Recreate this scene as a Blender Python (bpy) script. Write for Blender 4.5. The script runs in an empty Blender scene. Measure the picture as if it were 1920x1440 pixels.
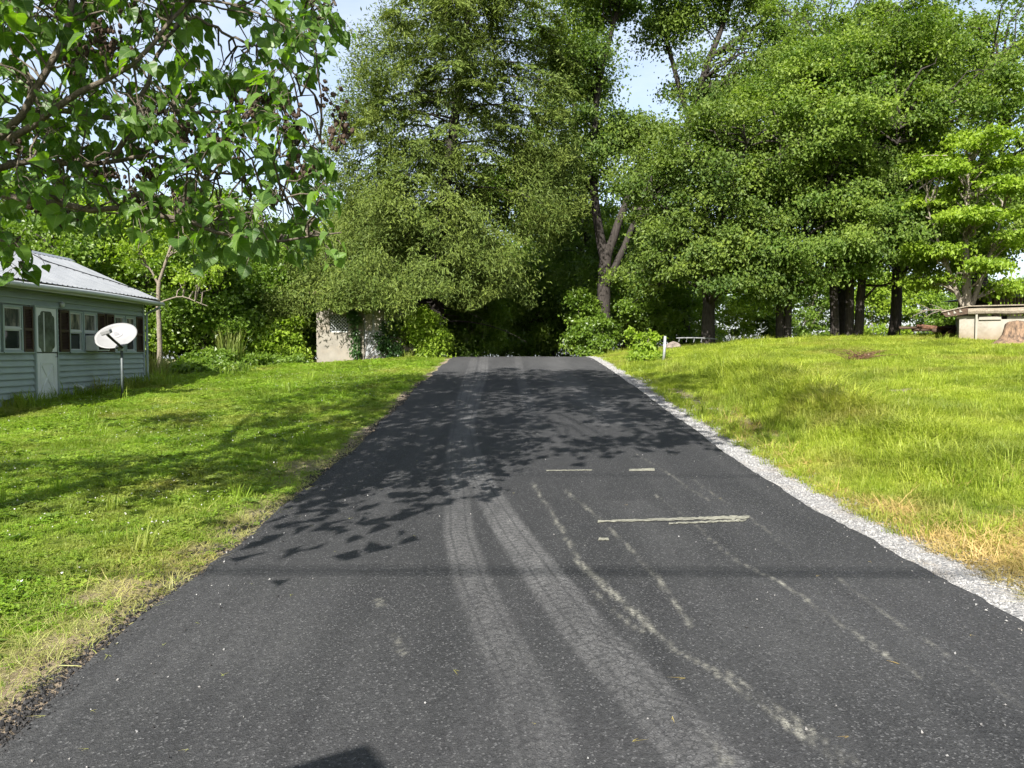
import bpy, math, random
import numpy as np
from mathutils import Vector, Matrix, Euler, Quaternion

R = math.radians
S = bpy.context.scene
C = S.collection
rng = np.random.default_rng(7)
random.seed(7)

# ------------------------------------------------------------------ camera, sky, sun, exposure
F = 1442.0            # focal length in pixels of the 1920 px wide photograph
CAM = np.array([0.0, 0.0, 1.6])
PITCH = math.atan(59.0 / F)
cam_d = bpy.data.cameras.new('camera')
cam = bpy.data.objects.new('camera', cam_d)
C.objects.link(cam)
cam.location = CAM
cam.rotation_euler = (R(90) - PITCH, 0, 0)
cam_d.sensor_width = 36.0
cam_d.lens = 36.0 * F / 1920.0
cam_d.clip_start = 0.05
cam_d.clip_end = 2000
S.camera = cam

SUN_AZ, SUN_EL = R(20), R(37)      # the sun stands behind the camera and to its left
world = bpy.data.worlds.new('World')
S.world = world
world.use_nodes = True
wn, wl = world.node_tree.nodes, world.node_tree.links
wn.clear()
sky = wn.new('ShaderNodeTexSky')
sky.sky_type = 'NISHITA'
sky.sun_disc = False
sky.sun_elevation = SUN_EL
sky.sun_rotation = math.pi + SUN_AZ
sky.altitude = 100
sky.air_density = 1.0
sky.dust_density = 2.0
sky.ozone_density = 1.0
tcw = wn.new('ShaderNodeTexCoord')
mpw = wn.new('ShaderNodeMapping')
mpw.inputs['Scale'].default_value = (1.0, 1.0, 3.2)
nzw = wn.new('ShaderNodeTexNoise')
nzw.inputs['Scale'].default_value = 2.2
nzw.inputs['Detail'].default_value = 7
nzw.inputs['Roughness'].default_value = 0.62
rpw = wn.new('ShaderNodeMapRange')
rpw.inputs[1].default_value = 0.42
rpw.inputs[2].default_value = 0.75
rpw.inputs[3].default_value = 0.3
rpw.inputs[4].default_value = 0.75
mxw = wn.new('ShaderNodeMix')
mxw.data_type = 'RGBA'
mxw.inputs[7].default_value = (4.6, 4.9, 5.3, 1)
bgw = wn.new('ShaderNodeBackground')
bgw.inputs['Strength'].default_value = 0.085
ow = wn.new('ShaderNodeOutputWorld')
wl.new(tcw.outputs['Generated'], mpw.inputs['Vector'])
wl.new(mpw.outputs['Vector'], nzw.inputs['Vector'])
wl.new(nzw.outputs['Fac'], rpw.inputs[0])
wl.new(rpw.outputs[0], mxw.inputs[0])
wl.new(sky.outputs['Color'], mxw.inputs[6])
wl.new(mxw.outputs[2], bgw.inputs['Color'])
wl.new(bgw.outputs['Background'], ow.inputs['Surface'])

sun_d = bpy.data.lights.new('sun', 'SUN')
sun_d.energy = 5.0
sun_d.angle = R(0.53)
sun_d.color = (1.0, 0.955, 0.89)
sun = bpy.data.objects.new('sun', sun_d)
C.objects.link(sun)
SUND = Vector((math.sin(SUN_AZ) * math.cos(SUN_EL), math.cos(SUN_AZ) * math.cos(SUN_EL), -math.sin(SUN_EL)))
sun.rotation_euler = SUND.to_track_quat('-Z', 'Y').to_euler()
sun.location = (-20, -30, 30)

S.view_settings.view_transform = 'Standard'
S.view_settings.look = 'None'
S.view_settings.exposure = 1.55
S.view_settings.gamma = 1.0
S.view_settings.use_curve_mapping = False
S.render.engine = 'CYCLES'
S.cycles.max_bounces = 5
S.cycles.diffuse_bounces = 2
S.cycles.glossy_bounces = 2
S.cycles.transmission_bounces = 3
S.cycles.use_adaptive_sampling = True
S.cycles.adaptive_threshold = 0.02
S.cycles.transparent_max_bounces = 6
S.cycles.sample_clamp_indirect = 4
S.cycles.caustics_reflective = False
S.cycles.caustics_refractive = False
S.cycles.use_denoising = True


# ------------------------------------------------------------------ pixels and ground
def ray(px, py):
    x = (px - 960.0) / F
    u = -(py - 720.0) / F
    cp, sp = math.cos(PITCH), math.sin(PITCH)
    return np.array([x, cp + u * sp, -sp + u * cp])


def at(px, py, Y):
    """the point of a pixel's ray at distance Y along the road"""
    d = ray(px, py)
    return CAM + d * (Y / d[1])


RY = np.array([-60, 5.5, 8, 11, 13.5, 15.9, 19, 22.2, 26, 29.0, 30.6, 33, 38, 46, 60, 90, 600.])
RZ = np.array([0, 0, .05, .2, .37, .55, .77, .98, 1.22, 1.40, 1.45, 1.40, 1.15, .8, .3, -.4, -3.])
ROAD_L, ROAD_R = -2.32, 3.05


def sstep(a, b, x):
    t = np.clip((x - a) / (b - a), 0, 1)
    return t * t * (3 - 2 * t)


def road_z(y):
    y = np.asarray(y, float)
    k = np.linspace(-1.6, 1.6, 9)
    return np.mean([np.interp(y + d, RY, RZ) for d in k], axis=0)


def vnoise(x, y, s, seed=0):
    """cheap smooth value noise, -1..1"""
    x = np.asarray(x, float) / s + seed * 17.13
    y = np.asarray(y, float) / s + seed * 9.71
    xi, yi = np.floor(x), np.floor(y)
    fx, fy = x - xi, y - yi
    fx = fx * fx * (3 - 2 * fx)
    fy = fy * fy * (3 - 2 * fy)

    def h(a, b):
        v = np.sin(a * 127.1 + b * 311.7) * 43758.5453
        return v - np.floor(v)
    a = h(xi, yi) * (1 - fx) + h(xi + 1, yi) * fx
    b = h(xi, yi + 1) * (1 - fx) + h(xi + 1, yi + 1) * fx
    return (a * (1 - fy) + b * fy) * 2 - 1


def ground_z(x, y):
    x = np.asarray(x, float)
    y = np.asarray(y, float)
    zr = road_z(y)
    u = np.maximum(x - 3.45, 0)
    A = .72 + .18 * np.clip(y / 28, 0, 1)
    right = A * (1 - np.exp(-u / 5)) * sstep(-25, 6, y)
    far = sstep(33, 60, y)
    right = right * (1 - .5 * far) + far * 0.15 * np.clip(u, 0, 4)
    keep = np.clip((1.42 - zr), 0, 1.6) * sstep(31, 33, y) * sstep(2, 9, u) * (1 - sstep(36, 70, y)) * .95
    left = -.0098 * np.clip(y, 0, 32) * sstep(0, 6, -2.4 - x)
    bump = .025 * vnoise(x, y, 1.3, 1) + .05 * vnoise(x, y, 3.7, 2)
    off = sstep(0.1, 1.6, np.maximum(x - 3.5, -2.5 - x))
    return zr + right + keep + left + bump * off - .035


def on_ground(px, py):
    d = ray(px, py)
    t = 1.0
    while t < 200:
        p = CAM + d * t
        if p[2] <= float(ground_z(p[0], p[1])):
            return p
        t += .02 * max(1, t / 8)
    return CAM + d * 60


# ------------------------------------------------------------------ materials
def new_mat(name):
    m = bpy.data.materials.new(name)
    m.use_nodes = True
    nt = m.node_tree
    nt.nodes.clear()
    return m, nt.nodes, nt.links


def nd(n, t, **kw):
    o = n.new(t)
    for k, v in kw.items():
        setattr(o, k, v)
    return o


def noise(n, l, scale, detail=4, rough=.55, vec=None):
    z = n.new('ShaderNodeTexNoise')
    z.inputs['Scale'].default_value = scale
    z.inputs['Detail'].default_value = detail
    z.inputs['Roughness'].default_value = rough
    if vec is not None:
        l.new(vec, z.inputs['Vector'])
    return z.outputs['Fac']


def rng_map(n, l, src, a, b, c, d):
    m = n.new('ShaderNodeMapRange')
    for i, v in enumerate((a, b, c, d)):
        m.inputs[i + 1].default_value = v
    l.new(src, m.inputs[0])
    return m.outputs[0]


def mix(n, l, fac, a, b, mode='MIX'):
    m = n.new('ShaderNodeMix')
    m.data_type = 'RGBA'
    m.blend_type = mode
    if isinstance(fac, (int, float)):
        m.inputs[0].default_value = fac
    else:
        l.new(fac, m.inputs[0])
    for i, v in ((6, a), (7, b)):
        if isinstance(v, tuple):
            m.inputs[i].default_value = (*v, 1) if len(v) == 3 else v
        else:
            l.new(v, m.inputs[i])
    return m.outputs[2]


def math_n(n, l, op, a, b=0.0):
    m = n.new('ShaderNodeMath')
    m.operation = op
    for i, v in ((0, a), (1, b)):
        if isinstance(v, (int, float)):
            m.inputs[i].default_value = v
        else:
            l.new(v, m.inputs[i])
    return m.outputs[0]


def wpos(n):
    return n.new('ShaderNodeNewGeometry').outputs['Position']


def finish(m, n, l, col, rough=.7, spec=.3, bump=None, bstr=.3, bdist=.01, metal=0.0):
    p = n.new('ShaderNodeBsdfPrincipled')
    if isinstance(col, tuple):
        p.inputs['Base Color'].default_value = (*col, 1)
    else:
        l.new(col, p.inputs['Base Color'])
    if isinstance(rough, (int, float)):
        p.inputs['Roughness'].default_value = rough
    else:
        l.new(rough, p.inputs['Roughness'])
    p.inputs['Specular IOR Level'].default_value = spec
    p.inputs['Metallic'].default_value = metal
    if bump is not None:
        b = n.new('ShaderNodeBump')
        b.inputs['Strength'].default_value = bstr
        b.inputs['Distance'].default_value = bdist
        l.new(bump, b.inputs['Height'])
        l.new(b.outputs['Normal'], p.inputs['Normal'])
    o = n.new('ShaderNodeOutputMaterial')
    l.new(p.outputs['BSDF'], o.inputs['Surface'])
    return m


def paint_mat(name, c, var=.12, scale=3, rough=.55, spec=.35, dirt=None, bscale=40, bstr=.1, metal=0.0):
    m, n, l = new_mat(name)
    pos = wpos(n)
    f = noise(n, l, scale, 6, .6, pos)
    d = tuple(max(0, v * (1 - var * 2)) for v in c)
    b = tuple(min(1, v * (1 + var)) for v in c)
    col = mix(n, l, rng_map(n, l, f, .3, .7, 0, 1), d, b)
    if dirt:
        g = noise(n, l, 1.7, 8, .7, pos)
        col = mix(n, l, rng_map(n, l, g, .5, .72, 0, .7), col, dirt)
    return finish(m, n, l, col, rough, spec, noise(n, l, bscale, 3, .6, pos), bstr, .004, metal)


def leaf_mat(name, c1, c2, tr=.35, rough=.5, spec=.3, tcol=(1.5, 1.7, .5), patch=.35, pscale=.45, dark=None, veins=False):
    m, n, l = new_mat(name)
    at_ = nd(n, 'ShaderNodeAttribute', attribute_name='rnd')
    col = mix(n, l, at_.outputs['Fac'], c1, c2)
    f = noise(n, l, pscale, 3, .6, wpos(n))
    col = mix(n, l, rng_map(n, l, f, .35, .65, 0, patch), col, dark or tuple(v * .62 for v in c1))
    if veins:
        lx = nd(n, 'ShaderNodeAttribute', attribute_name='lx').outputs['Fac']
        ly = math_n(n, l, 'ABSOLUTE', nd(n, 'ShaderNodeAttribute', attribute_name='ly').outputs['Fac'])
        real = math_n(n, l, 'GREATER_THAN', lx, .5)
        mid_ = rng_map(n, l, ly, .012, .03, 1, 0)
        fr = math_n(n, l, 'FRACT', math_n(n, l, 'MULTIPLY', math_n(n, l, 'SUBTRACT', lx, math_n(n, l, 'MULTIPLY', ly, .8)), 6.0))
        side_ = rng_map(n, l, math_n(n, l, 'ABSOLUTE', math_n(n, l, 'SUBTRACT', fr, .5)), .03, .09, .6, 0)
        vn = math_n(n, l, 'MULTIPLY', math_n(n, l, 'MAXIMUM', mid_, side_), real)
        col = mix(n, l, math_n(n, l, 'MULTIPLY', vn, .55), col, (.17, .24, .07))
    p = n.new('ShaderNodeBsdfPrincipled')
    l.new(col, p.inputs['Base Color'])
    p.inputs['Roughness'].default_value = rough
    p.inputs['Specular IOR Level'].default_value = spec
    t = n.new('ShaderNodeBsdfTranslucent')
    tc = mix(n, l, 1.0, col, tcol, 'MULTIPLY')
    l.new(tc, t.inputs['Color'])
    ms = n.new('ShaderNodeMixShader')
    ms.inputs[0].default_value = tr
    l.new(p.outputs['BSDF'], ms.inputs[1])
    l.new(t.outputs['BSDF'], ms.inputs[2])
    o = n.new('ShaderNodeOutputMaterial')
    l.new(ms.outputs[0], o.inputs['Surface'])
    return m


def bark_mat(name, c, c2, scale=6, stretch=.2):
    m, n, l = new_mat(name)
    pos = wpos(n)
    mp = n.new('ShaderNodeMapping')
    mp.inputs['Scale'].default_value = (1, 1, stretch)
    l.new(pos, mp.inputs['Vector'])
    f = noise(n, l, scale * 3, 6, .7, mp.outputs[0])
    g = noise(n, l, scale * .6, 3, .6, pos)
    col = mix(n, l, rng_map(n, l, f, .35, .68, 0, 1), c, c2)
    col = mix(n, l, rng_map(n, l, g, .5, .75, 0, .5), col, tuple(v * .6 for v in c))
    return finish(m, n, l, col, .9, .15, f, .8, .03)


M = {}
M['leaf_maple'] = leaf_mat('leaf_maple', (.058, .115, .019), (.205, .272, .044), .42, .55, .25)
M['leaf_dark'] = leaf_mat('leaf_dark', (.042, .085, .016), (.165, .22, .034), .36, .55, .25)
M['leaf_fresh'] = leaf_mat('leaf_fresh', (.13, .21, .018), (.235, .32, .03), .42, patch=.2)
M['leaf_poplar'] = leaf_mat('leaf_poplar', (.045, .092, .017), (.165, .225, .036), .38, .55, .25)
M['leaf_wood'] = leaf_mat('leaf_wood', (.07, .135, .014), (.165, .24, .03), .40, .4, .4)
M['leaf_hemlock'] = leaf_mat('leaf_hemlock', (.058, .096, .018), (.165, .208, .040), .24, .6, .2, (1.3, 1.4, .6), .3, .8)
M['leaf_paulownia'] = leaf_mat('leaf_paulownia', (.042, .095, .018), (.11, .195, .032), .46, .45, .4, (2.0, 2.2, .35), .25, 5.0, veins=True)
M['leaf_ivy'] = leaf_mat('leaf_ivy', (.03, .08, .02), (.06, .13, .03), .25, .4, .5)
M['bark_dark'] = bark_mat('bark_dark', (.022, .019, .017), (.055, .048, .042))
M['bark_grey'] = bark_mat('bark_grey', (.11, .095, .075), (.27, .24, .19), 9)
M['bark_smooth'] = bark_mat('bark_smooth', (.12, .10, .078), (.22, .19, .15), 14, .5)
M['bark_limb'] = bark_mat('bark_limb', (.075, .062, .048), (.17, .145, .11), 16, .6)
M['pod'] = paint_mat('pod', (.05, .032, .022), .2, 20, .7, .2)
M['siding'] = paint_mat('siding', (.255, .305, .295), .05, 2.5, .5, .3, bscale=90, bstr=.08)
M['white_trim'] = paint_mat('white_trim', (.42, .44, .435), .06, 4, .45, .35)
M['shutter'] = paint_mat('shutter', (.045, .026, .022), .15, 5, .5, .35)
M['door_glass'] = paint_mat('door_glass', (.10, .115, .105), .35, 3, .12, .5, bscale=2, bstr=.02)
M['door_white'] = paint_mat('door_white', (.56, .58, .57), .05, 4, .45, .35)
M['glass'] = paint_mat('glass', (.02, .025, .025), .3, 1.5, .06, .6, bscale=2, bstr=.02)
M['curtain'] = paint_mat('curtain', (.34, .31, .26), .3, 14, .8, .1)
M['dark'] = paint_mat('dark', (.012, .012, .012), .2, 3, .7, .2)
M['dark_metal'] = paint_mat('dark_metal', (.07, .085, .085), .2, 8, .5, .4)
M['metal_grey'] = paint_mat('metal_grey', (.20, .24, .24), .2, 8, .45, .5)
M['steel'] = paint_mat('steel', (.42, .43, .45), .12, 10, .4, .5, metal=.6)
M['dish'] = paint_mat('dish', (.185, .186, .187), .04, 5, .5, .3, dirt=(.17, .168, .158))
M['logo'] = paint_mat('logo', (.10, .103, .11), .05, 8, .5, .3)
M['black'] = paint_mat('black', (.012, .012, .013), .2, 10, .5, .3)
M['concrete'] = paint_mat('concrete', (.20, .185, .155), .12, 2.5, .9, .2, dirt=(.24, .20, .15), bscale=60, bstr=.3)
def stained_wall():
    m, n, l = new_mat('stained_wall')
    pos = wpos(n)
    f = noise(n, l, 2.0, 6, .6, pos)
    col = mix(n, l, rng_map(n, l, f, .3, .7, 0, 1), (.215, .20, .165), (.27, .255, .215))
    sx = n.new('ShaderNodeSeparateXYZ')
    l.new(pos, sx.inputs[0])
    h_ = math_n(n, l, 'ADD', sx.outputs[2], math_n(n, l, 'MULTIPLY', noise(n, l, 3.0, 6, .7, pos), .5))
    col = mix(n, l, rng_map(n, l, h_, 2.25, 2.75, .75, 0), col, (.17, .12, .065))
    g_ = noise(n, l, 1.2, 8, .75, pos)
    col = mix(n, l, rng_map(n, l, g_, .52, .66, 0, .6), col, (.14, .115, .08))
    return finish(m, n, l, col, .9, .15, noise(n, l, 30, 4, .7, pos), .4, .01)


M['stained_wall'] = stained_wall()
M['whitewash'] = paint_mat('whitewash', (.25, .235, .195), .07, 2, .85, .2, dirt=(.20, .155, .09), bscale=30, bstr=.3)
M['old_wood'] = bark_mat('old_wood', (.12, .10, .075), (.30, .26, .20), 12, 1)
M['brown_wood'] = bark_mat('brown_wood', (.05, .035, .025), (.10, .07, .05), 12, 1)
M['stump'] = bark_mat('stump', (.045, .034, .027), (.25, .165, .105), 5, .25)
M['grey_door'] = paint_mat('grey_door', (.24, .25, .255), .1, 3, .6, .3, dirt=(.16, .155, .14))
M['pole_grey'] = paint_mat('pole_grey', (.17, .175, .18), .2, 8, .6, .3)
M['rust'] = paint_mat('rust', (.13, .07, .045), .4, 12, .9, .1)
M['rock'] = paint_mat('rock', (.19, .16, .14), .25, 6, .9, .2, bscale=30, bstr=.6)


def roof_mat():
    m, n, l = new_mat('roof_metal')
    pos = wpos(n)
    f = noise(n, l, 2.2, 8, .7, pos)
    g = noise(n, l, 14, 5, .7, pos)
    col = mix(n, l, rng_map(n, l, f, .35, .7, 0, 1), (.23, .24, .25), (.155, .165, .175))
    col = mix(n, l, rng_map(n, l, g, .66, .76, 0, .8), col, (.16, .11, .08))
    return finish(m, n, l, col, .38, .5, g, .08, .004, .35)


M['roof'] = roof_mat()


def ground_mat():
    m, n, l = new_mat('lawn_soil')
    pos = wpos(n)
    d = nd(n, 'ShaderNodeAttribute', attribute_name='dirt').outputs['Fac']
    s = nd(n, 'ShaderNodeAttribute', attribute_name='straw').outputs['Fac']
    f = noise(n, l, 1.1, 6, .65, pos)
    g = noise(n, l, 28, 6, .75, pos)
    grass = mix(n, l, rng_map(n, l, f, .35, .65, 0, 1), (.075, .115, .014), (.13, .15, .025))
    grass = mix(n, l, rng_map(n, l, g, .45, .7, 0, .6), grass, (.035, .045, .012))
    soil = mix(n, l, rng_map(n, l, g, .35, .65, 0, 1), (.13, .10, .07), (.27, .22, .16))
    straw = mix(n, l, rng_map(n, l, g, .35, .65, 0, 1), (.22, .15, .06), (.45, .33, .14))
    col = mix(n, l, d, grass, soil)
    col = mix(n, l, s, col, straw)
    return finish(m, n, l, col, .95, .1, g, .8, .03)


def asphalt_mat():
    m, n, l = new_mat('asphalt')
    pos = wpos(n)
    dust = nd(n, 'ShaderNodeAttribute', attribute_name='dust').outputs['Fac']
    chalk = nd(n, 'ShaderNodeAttribute', attribute_name='chalk').outputs['Fac']
    dry = nd(n, 'ShaderNodeAttribute', attribute_name='dry').outputs['Fac']
    vor = n.new('ShaderNodeTexVoronoi')
    vor.inputs['Scale'].default_value = 112
    l.new(pos, vor.inputs['Vector'])
    fine = noise(n, l, 260, 3, .7, pos)
    mid = noise(n, l, 40, 6, .7, pos)
    big = noise(n, l, .7, 5, .6, pos)
    base = mix(n, l, rng_map(n, l, big, .3, .7, 0, 1), (.025, .0258, .0275), (.036, .0368, .0385))
    sp = n.new('ShaderNodeSeparateColor')
    l.new(vor.outputs['Color'], sp.inputs[0])
    stone = mix(n, l, sp.outputs[0], (.008, .0083, .009), (.044, .045, .047))
    base = mix(n, l, .75, base, stone)
    bright = rng_map(n, l, sp.outputs[1], .885, .98, 0, .8)
    base = mix(n, l, bright, base, (.155, .155, .155))
    base = mix(n, l, rng_map(n, l, fine, .45, .62, .45, 0), base, (.014, .014, .014))
    # dried dust in the wheel tracks, broken by a net of fine cracks
    crk = n.new('ShaderNodeTexVoronoi')
    crk.feature = 'DISTANCE_TO_EDGE'
    crk.inputs['Scale'].default_value = 27
    wv = n.new('ShaderNodeVectorMath')
    wv.operation = 'ADD'
    l.new(pos, wv.inputs[0])
    nzc = n.new('ShaderNodeTexNoise')
    nzc.inputs['Scale'].default_value = 18
    scv = n.new('ShaderNodeVectorMath')
    scv.operation = 'SCALE'
    scv.inputs['Scale'].default_value = .06
    l.new(pos, nzc.inputs['Vector'])
    l.new(nzc.outputs['Color'], scv.inputs[0])
    l.new(scv.outputs[0], wv.inputs[1])
    l.new(wv.outputs[0], crk.inputs['Vector'])
    net = rng_map(n, l, crk.outputs['Distance'], .015, .09, .15, 1)
    lt = nd(n, 'ShaderNodeAttribute', attribute_name='lat').outputs['Fac']
    sxy = n.new('ShaderNodeSeparateXYZ')
    l.new(wv.outputs[0], sxy.inputs[0])
    zig = math_n(n, l, 'FRACT', math_n(n, l, 'ADD', math_n(n, l, 'MULTIPLY', sxy.outputs[1], 11.0), math_n(n, l, 'MULTIPLY', lt, 9.0)))
    tread = rng_map(n, l, math_n(n, l, 'ABSOLUTE', math_n(n, l, 'SUBTRACT', zig, .5)), .08, .2, .5, 1)
    groove = rng_map(n, l, math_n(n, l, 'ABSOLUTE', math_n(n, l, 'SUBTRACT', lt, .07)), .006, .016, .5, 1)
    net = math_n(n, l, 'MULTIPLY', net, math_n(n, l, 'MULTIPLY', tread, groove))
    dn = math_n(n, l, 'MULTIPLY', math_n(n, l, 'MULTIPLY', dust, net), rng_map(n, l, mid, .3, .62, .35, 1))
    col = mix(n, l, dn, base, (.150, .148, .146))
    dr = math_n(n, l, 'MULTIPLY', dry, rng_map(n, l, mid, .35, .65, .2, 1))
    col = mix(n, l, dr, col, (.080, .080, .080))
    ck = math_n(n, l, 'MULTIPLY', chalk, rng_map(n, l, mid, .40, .56, .1, 1))
    col = mix(n, l, ck, col, (.34, .33, .275))
    hgt = math_n(n, l, 'ADD', vor.outputs['Distance'], fine)
    return finish(m, n, l, col, .8, .16, hgt, .6, .006)


def gravel_mat():
    m, n, l = new_mat('gravel')
    oi = n.new('ShaderNodeObjectInfo')
    pos = wpos(n)
    f = noise(n, l, 30, 4, .7, pos)
    col = mix(n, l, oi.outputs['Random'], (.14, .14, .142), (.31, .308, .30))
    col = mix(n, l, rng_map(n, l, f, .4, .7, 0, .5), col, (.17, .165, .16))
    gd2 = noise(n, l, 2.2, 6, .7, pos)
    col = mix(n, l, rng_map(n, l, gd2, .48, .68, 0, .6), col, (.15, .13, .105))
    return finish(m, n, l, col, .9, .2, f, .3, .005)


def gravel_bed_mat():
    m, n, l = new_mat('gravel_bed')
    pos = wpos(n)
    v = n.new('ShaderNodeTexVoronoi')
    v.inputs['Scale'].default_value = 45
    l.new(pos, v.inputs['Vector'])
    sp = n.new('ShaderNodeSeparateColor')
    l.new(v.outputs['Color'], sp.inputs[0])
    col = mix(n, l, sp.outputs[0], (.12, .12, .122), (.275, .272, .265))
    return finish(m, n, l, col, .95, .15, v.outputs['Distance'], .8, .02)


def grass_mat(name, cl, cl2, cr, cr2, tr=.35, dryc=(.34, .27, .10)):
    m, n, l = new_mat(name)
    pos = wpos(n)
    oi = n.new('ShaderNodeObjectInfo')
    sx = n.new('ShaderNodeSeparateXYZ')
    l.new(pos, sx.inputs[0])
    side = rng_map(n, l, sx.outputs[0], -1, 1, 0, 1)
    a = mix(n, l, oi.outputs['Random'], cl, cl2)
    b = mix(n, l, oi.outputs['Random'], cr, cr2)
    col = mix(n, l, side, a, b)
    f = noise(n, l, .75, 5, .65, pos)
    col = mix(n, l, rng_map(n, l, f, .38, .60, .72, 0), col, tuple(v * .55 for v in cl))
    g = noise(n, l, .42, 4, .6, pos)
    col = mix(n, l, rng_map(n, l, g, .52, .72, 0, .55), col, dryc)
    tip = nd(n, 'ShaderNodeAttribute', attribute_name='rnd').outputs['Fac']
    col = mix(n, l, math_n(n, l, 'MULTIPLY', tip, .35), col, dryc)
    p = n.new('ShaderNodeBsdfPrincipled')
    l.new(col, p.inputs['Base Color'])
    p.inputs['Roughness'].default_value = .5
    p.inputs['Specular IOR Level'].default_value = .25
    t = n.new('ShaderNodeBsdfTranslucent')
    l.new(mix(n, l, 1.0, col, (1.4, 1.5, .6), 'MULTIPLY'), t.inputs['Color'])
    ms = n.new('ShaderNodeMixShader')
    ms.inputs[0].default_value = tr
    l.new(p.outputs[0], ms.inputs[1])
    l.new(t.outputs[0], ms.inputs[2])
    o = n.new('ShaderNodeOutputMaterial')
    l.new(ms.outputs[0], o.inputs['Surface'])
    return m


M['ground'] = ground_mat()
M['asphalt'] = asphalt_mat()
M['gravel'] = gravel_mat()
M['gravel_bed'] = gravel_bed_mat()
M['crumb'] = paint_mat('crumb', (.028, .027, .027), .3, 30, .8, .25)
M['grass'] = grass_mat('grass', (.125, .245, .014), (.24, .35, .035), (.215, .305, .02), (.35, .42, .05), .45)
M['straw'] = grass_mat('straw', (.20, .25, .055), (.36, .37, .14), (.36, .25, .085), (.5, .37, .16), .25, (.4, .27, .1))
M['weed'] = grass_mat('weed', (.07, .14, .018), (.13, .20, .03), (.10, .16, .02), (.17, .21, .03))
M['clover'] = paint_mat('clover', (.46, .45, .41), .1, 30, .8, .2)
M['paint_line'] = paint_mat('paint_line', (.19, .187, .15), .3, 25, .8, .2, dirt=(.09, .09, .085), bscale=60, bstr=.3)


# ------------------------------------------------------------------ mesh helpers
WLOC = {}


def link(o):
    C.objects.link(o)
    return o


def tag(o, label=None, cat=None, group=None, kind=None):
    if label:
        o['label'] = label
    if cat:
        o['category'] = cat
    if group:
        o['group'] = group
    if kind:
        o['kind'] = kind
    return o


def empty(name, loc):
    o = link(bpy.data.objects.new(name, None))
    o.empty_display_size = .2
    o.location = loc
    WLOC[o.name] = np.array(loc, float)
    return o


def put(name, me, parent=None, kind=None):
    o = link(bpy.data.objects.new(name, me))
    if parent is not None:
        o.parent = parent
        WLOC[o.name] = WLOC[parent.name]
    else:
        WLOC[o.name] = np.zeros(3)
    if kind:
        o['kind'] = kind
    return o


def tri_mesh(name, v, f, mat, rnd=None, smooth=False, attrs=None):
    """numpy triangles (n,3) or quads (n,4) -> mesh"""
    v = np.ascontiguousarray(v, dtype=np.float32)
    f = np.ascontiguousarray(f, dtype=np.int32)
    k = f.shape[1]
    me = bpy.data.meshes.new(name)
    me.vertices.add(len(v))
    me.vertices.foreach_set('co', v.ravel())
    me.loops.add(f.size)
    me.loops.foreach_set('vertex_index', f.ravel())
    me.polygons.add(len(f))
    me.polygons.foreach_set('loop_start', np.arange(len(f), dtype=np.int32) * k)
    me.polygons.foreach_set('loop_total', np.full(len(f), k, dtype=np.int32))
    me.polygons.foreach_set('use_smooth', np.full(len(f), smooth, dtype=bool))
    me.update(calc_edges=True)
    for nm, a in (attrs or {}).items():
        at_ = me.attributes.new(nm, 'FLOAT', 'POINT')
        at_.data.foreach_set('value', np.ascontiguousarray(a, dtype=np.float32))
    if rnd is not None:
        at_ = me.attributes.new('rnd', 'FLOAT', 'POINT')
        at_.data.foreach_set('value', np.ascontiguousarray(rnd, dtype=np.float32))
    me.materials.append(mat)
    me.validate()
    return me


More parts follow.
